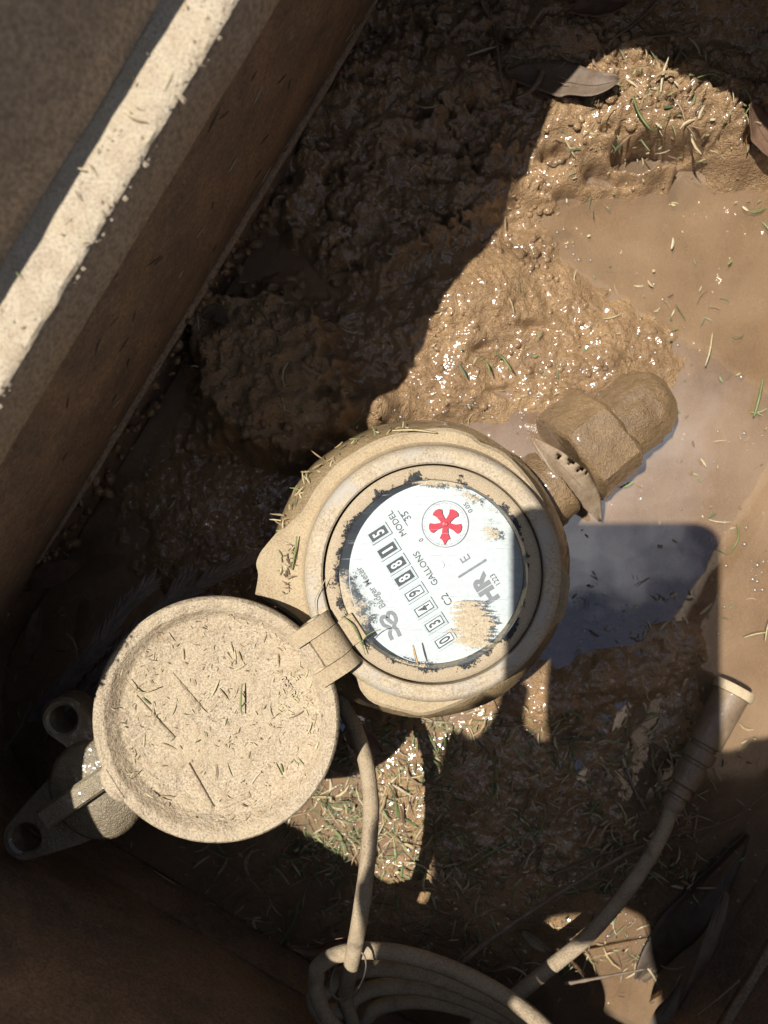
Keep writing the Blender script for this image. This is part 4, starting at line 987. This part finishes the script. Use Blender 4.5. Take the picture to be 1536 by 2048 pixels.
blade([(1478, 185), (1492, 215), (1480, 240)], 6, 'blade_green', 'hooked green blade beside the reddish leaf', lift=0.005)
blade([(985, 715), (1000, 722), (1018, 748)], 8, 'blade_green', 'bright green blade arching over the wet mud above the meter', lift=0.008)
blade([(960, 722), (972, 735), (978, 755)], 7, 'blade_green', 'short green blade beside the arching one above the meter', lift=0.006)
blade([(1502, 835), (1512, 800), (1520, 760)], 9, 'blade_green', 'forked green blade standing in the puddle at the right', lift=0.003)
blade([(1470, 1048), (1473, 1075), (1455, 1105), (1436, 1100)], 5, 'blade_green', 'bent green blade floating right of the phone shadow', lift=0.002)
blade([(1482, 1273), (1505, 1266), (1532, 1262)], 7, 'blade_straw', 'yellow straw in the puddle near the right edge', lift=0.003)
blade([(1522, 1280), (1526, 1255), (1534, 1230)], 6, 'blade_straw', 'upright yellow straw crossing another at the right edge', lift=0.004)
blade([(1404, 735), (1413, 705), (1418, 670)], 7, 'blade_straw', 'slender straw sticking up at the edge of the lumpy mud', lift=0.004)
blade([(784, 861, SZ + 0.001), (830, 860, SZ + 0.0014), (875, 866, SZ + 0.001)], 8, 'blade_straw', 'pale straw lying on the upper rim of the meter shroud', 'straw', 'straw')
blade([(584, 1140, SZ + 0.001), (590, 1105, SZ + 0.0016), (594, 1072, SZ + 0.002)], 6, 'blade_green', 'green blade lying on the left of the meter shroud')
blade([(685, 1232, 0.0), (705, 1250, 0.0015), (722, 1282, 0.001), (731, 1310, 0.001)], 5, 'blade_green', 'thin green blade lying across the dusty bezel by the hinge')
blade([(722, 1285, 0.001), (738, 1268, 0.002), (762, 1258, 0.002)], 3.5, 'blade_green', 'wispy blade tip reaching over the lower part of the glass')
blade([(634, 1228, 0.0012), (630, 1200, 0.0025), (645, 1170, 0.0022), (652, 1156, 0.0018)], 3.2, 'blade_straw', 'fine curved straw over the left of the meter rim', 'straw', 'straw')
blade([(826, 1290, -0.0006), (831, 1312, -0.0004), (836, 1330, -0.0002)], 7, 'needle', 'orange needle lying on the glass near the lid hinge', 'pine_needle', 'needle')
blade([(484, 1368, -0.001), (481, 1405, 0.0), (484, 1430, -0.001)], 6, 'blade_green', 'dark green blade lying in the middle of the open lid')
blade([(318, 1375, -0.001), (280, 1340 + 45, -0.001), (250, 1360, 0.0002)], 5, 'blade_straw', 'brown straw lying at the upper left of the open lid', 'straw', 'straw')
blade([(368, 1640, -0.0008), (330, 1690 - 40, 0.0), (325, 1608, 0.0)], 4, 'blade_straw', 'short straw near the lower rim of the open lid', 'straw', 'straw')
blade([(925, 1735), (965, 1705), (1010, 1680), (1075, 1650)], 8, 'blade_green', 'long dull green blade across the shaded clippings', lift=0.005)
blade([(560, 1880), (590, 1830), (600, 1790)], 7, 'blade_green', 'green blade standing near the lower left wall', lift=0.006)

# ------------------------------------------------------------------ bubbles on the water, crumbs on the ledge
V = []; F = []
def dome(c, r, n=8):
    b = len(V)
    for (rr, h_) in ((1, 0), (0.82, 0.5), (0.45, 0.82)):
        for k in range(n):
            a = 2 * math.pi * k / n; V.append((c.x + r * rr * math.cos(a), c.y + r * rr * math.sin(a), c.z + r * h_))
    V.append((c.x, c.y, c.z + r * 0.93))
    for q in range(2):
        for k in range(n): F.append((b + q * n + k, b + q * n + (k + 1) % n, b + (q + 1) * n + (k + 1) % n, b + (q + 1) * n + k))
    for k in range(n): F.append((b + 2 * n + k, b + 2 * n + (k + 1) % n, b + 3 * n))
bz = [(590, 1430, 880, 1720, 260), (960, 560, 1340, 830, 60), (1030, 450, 1200, 560, 25), (780, 760, 960, 850, 50), (950, 1450, 1420, 1760, 90), (1200, 1780, 1290, 1900, 25), (1380, 700, 1536, 1250, 45), (1150, 1150, 1300, 1300, 22), (260, 900, 560, 1250, 35)]
for (x0, y0, x1, y1, n_) in bz:
    cl_ = [(x0 + (x1 - x0) * rs.random(), y0 + (y1 - y0) * rs.random()) for _ in range(max(3, n_ // 9))]
    for k in range(n_):
        c_ = rs.choice(cl_); x, y = (rs.gauss(c_[0], 24), rs.gauss(c_[1], 17)) if rs.random() < 0.75 else (x0 + (x1 - x0) * rs.random(), y0 + (y1 - y0) * rs.random())
        p = on_floor(x, y, 0.0)
        dome(p, pl(2.4 + 5.2 * rs.random() ** 2.2, p.z))
me = bpy.data.meshes.new('bubbles'); me.from_pydata(V, [], F); me.polygons.foreach_set('use_smooth', [True] * len(F)); me.update(); me.materials.append(M['bubble'])
o = bpy.data.objects.new('bubbles', me); COL.objects.link(o); tag(o, 'small bubbles clinging to the wet mud and puddle', kind='stuff')
V = []; F = []
for k in range(600):
    s_ = rs.uniform(V0 - 0.01, V1); d = rs.gauss(0.001, 0.0015) if rs.random() < 0.55 else rs.uniform(0.0, 0.016)
    d = max(-0.0009, d); r = (0.0002 + 0.0008 * rs.random() ** 2.2); c = UX * (U0 - d) + VX * s_ + Vector((0, 0, 0.0991 if d > 0 else 0.0981)); b = len(V)
    for (x, y, z) in ((1, 0, 0), (-1, 0, 0), (0, 1, 0), (0, -1, 0), (0, 0, 1), (0, 0, -1)):
        q = 0.7 + 0.6 * rs.random(); V.append((c.x + r * x * q, c.y + r * y * q, c.z + r * z * q * 0.8))
    F += [tuple(b + i for i in t3) for t3 in ((0, 2, 4), (2, 1, 4), (1, 3, 4), (3, 0, 4), (2, 0, 5), (1, 2, 5), (3, 1, 5), (0, 3, 5))]
me = bpy.data.meshes.new('dirt'); me.from_pydata(V, [], F); me.update(); me.materials.append(M['ledge'])
o = bpy.data.objects.new('dirt', me); COL.objects.link(o); tag(o, 'dry dirt crumbs along the sunlit ledge', kind='stuff')

# ------------------------------------------------------------------ the photographer, out of view, whose hands and phone shade the pit
phn = thing('smartphone', (-0.0255, -0.051, 0.284), 'black phone held flat over the pit, seen only as a shadow', 'phone')
def rr2(x0, x1, y0, y1, r, n=8):
    o_ = []
    for (cx, cy, a0) in ((x1 - r, y1 - r, 0), (x0 + r, y1 - r, 90), (x0 + r, y0 + r, 180), (x1 - r, y0 + r, 270)):
        o_ += [(cx + r * math.cos(math.radians(a0 + 90 * k / n)), cy + r * math.sin(math.radians(a0 + 90 * k / n))) for k in range(n + 1)]
    return o_
MB().prism(rr2(-0.0735, 0.0085, -0.128, 0.026, 0.011), 0.2835, 0.2925, 0.001).build('phone_case', M['phone'], phn, smooth=40)
MB().prism(rr2(-0.0705, 0.0055, -0.125, 0.023, 0.009), 0.2926, 0.2932).build('phone_screen', M['screen'], phn)
def capsules():
    V = []; F = []
    def cap(a, b, ra, rb, n=14):
        a, b = Vector(a), Vector(b); T = (b - a); l = T.length; T.normalize(); pts = []; rad = []
        for k in range(5): an = math.pi / 2 * (1 - k / 4); pts.append(a - T * ra * math.sin(an)); rad.append(max(1e-4, ra * math.cos(an)))
        for k in range(1, 6): s = k / 6; pts.append(a + T * l * s); rad.append(ra + (rb - ra) * s)
        for k in range(5): an = math.pi / 2 * k / 4; pts.append(b + T * rb * math.sin(an)); rad.append(max(1e-4, rb * math.cos(an)))
        mb = MB().tube(pts, rad, n); o = len(V); V.extend(mb.v); F.extend([[i + o for i in q] for q in mb.f])
    def chain(ps, rs_):
        for i in range(len(ps) - 1): cap(ps[i], ps[i + 1], rs_[i], rs_[i + 1])
    # torso, neck, head, kneeling legs
    chain([(0, -0.80, 0.40), (0, -0.76, 0.56), (0, -0.66, 0.74), (0, -0.58, 0.84)], [0.15, 0.14, 0.15, 0.13]); cap((-0.06, -0.8, 0.38), (0.06, -0.8, 0.38), 0.13, 0.13)
    cap((-0.17, -0.60, 0.82), (0.17, -0.60, 0.82), 0.07, 0.07); chain([(0, -0.56, 0.88), (0, -0.50, 0.95)], [0.055, 0.052])
    chain([(0, -0.46, 1.00), (0, -0.43, 0.95)], [0.088, 0.066]); cap((0, -0.375, 0.965), (0, -0.362, 0.945), 0.012, 0.014)
    for s in (-1, 1):
        cap((s * 0.088, -0.47, 0.985), (s * 0.090, -0.465, 0.965), 0.012, 0.010)
        chain([(s * 0.10, -0.80, 0.36), (s * 0.17, -0.52, 0.20)], [0.09, 0.062]); chain([(s * 0.17, -0.52, 0.19), (s * 0.15, -0.92, 0.175)], [0.058, 0.04]); cap((s * 0.15, -0.94, 0.17), (s * 0.14, -1.06, 0.16), 0.035, 0.025)
    # left arm and hand
    chain([(-0.19, -0.60, 0.82), (-0.21, -0.52, 0.54), (-0.070, -0.258, 0.312), (-0.106, -0.172, 0.292)], [0.055, 0.048, 0.042, 0.026])
    for x in (-0.116, -0.104, -0.092, -0.080): chain([(-0.108, -0.175, 0.291), (x, -0.118 + (x + 0.1) * 0.3, 0.290)], [0.016, 0.012])
    chain([(-0.078, -0.125, 0.290), (-0.075, -0.105, 0.292), (-0.072, -0.086, 0.293)], [0.0105, 0.0095, 0.0080])
    chain([(-0.092, -0.116, 0.289), (-0.092, -0.084, 0.288), (-0.083, -0.056, 0.287)], [0.0095, 0.0085, 0.0072])
    chain([(-0.106, -0.128, 0.289), (-0.116, -0.104, 0.288), (-0.112, -0.082, 0.287)], [0.009, 0.008, 0.007])
    chain([(-0.094, -0.150, 0.289), (-0.060, -0.140, 0.282), (-0.034, -0.138, 0.281)], [0.0095, 0.0085, 0.0075])
    chain([(-0.085, -0.140, 0.297), (-0.066, -0.112, 0.303), (-0.048, -0.098, 0.303)], [0.011, 0.0095, 0.008])
    cap((-0.085, -0.144, 0.290), (-0.045, -0.146, 0.288), 0.024, 0.022)
    # right arm and hand
    chain([(0.19, -0.60, 0.82), (0.30, -0.52, 0.56), (0.030, -0.255, 0.312), (0.016, -0.172, 0.294)], [0.055, 0.048, 0.044, 0.036])
    for x in (0.028, 0.038, 0.048, 0.056): chain([(0.036, -0.178, 0.292), (x, -0.132 + (x - 0.04) * 0.4, 0.290)], [0.017, 0.013])
    cap((0.012, -0.146, 0.290), (-0.022, -0.146, 0.288), 0.024, 0.022)
    chain([(0.028, -0.128, 0.288), (0.026, -0.108, 0.285), (0.020, -0.092, 0.285)], [0.0095, 0.0085, 0.0072])
    chain([(0.040, -0.126, 0.288), (0.042, -0.102, 0.287), (0.036, -0.086, 0.287)], [0.0095, 0.0085, 0.0072])
    chain([(0.052, -0.124, 0.288), (0.056, -0.100, 0.287), (0.051, -0.080, 0.287)], [0.0095, 0.0085, 0.0072])
    chain([(0.058, -0.130, 0.288), (0.066, -0.108, 0.287), (0.064, -0.088, 0.287)], [0.009, 0.008, 0.007])
    chain([(0.030, -0.140, 0.297), (0.012, -0.116, 0.303), (-0.004, -0.104, 0.303)], [0.011, 0.0095, 0.008])
    return V, F
V, F = capsules()
V = [q + Vector((-0.007 * max(0.0, min(1.0, (q.y + 0.3) / 0.1)), 0, 0)) for q in V]
m, t, p, out = new_mat('person_clothes_and_skin'); g = node(t, 'NewGeometry'); sx_ = node(t, 'SeparateXYZ'); L(t, g.outputs['Position'], sx_.inputs[0])
hand = math_(t, 'GREATER_THAN', sx_.outputs['Y'], -0.21); headm = math_(t, 'GREATER_THAN', sx_.outputs['Z'], 0.90); legs = math_(t, 'LESS_THAN', sx_.outputs['Z'], 0.45)
c = mix(t, legs, (0.05, 0.07, 0.13), (0.06, 0.055, 0.05)); c = mix(t, math_(t, 'MAXIMUM', hand, headm), c, (0.42, 0.26, 0.18)); L(t, c, p.inputs['Base Color']); p.inputs['Roughness'].default_value = 0.8
person = mesh_obj('person', V, F, m, label='kneeling person in dark clothes holding the phone, outside the view', cat='person')
rm = person.modifiers.new('skin', 'REMESH'); rm.mode = 'VOXEL'; rm.voxel_size = 0.0055; rm.use_smooth_shade = True
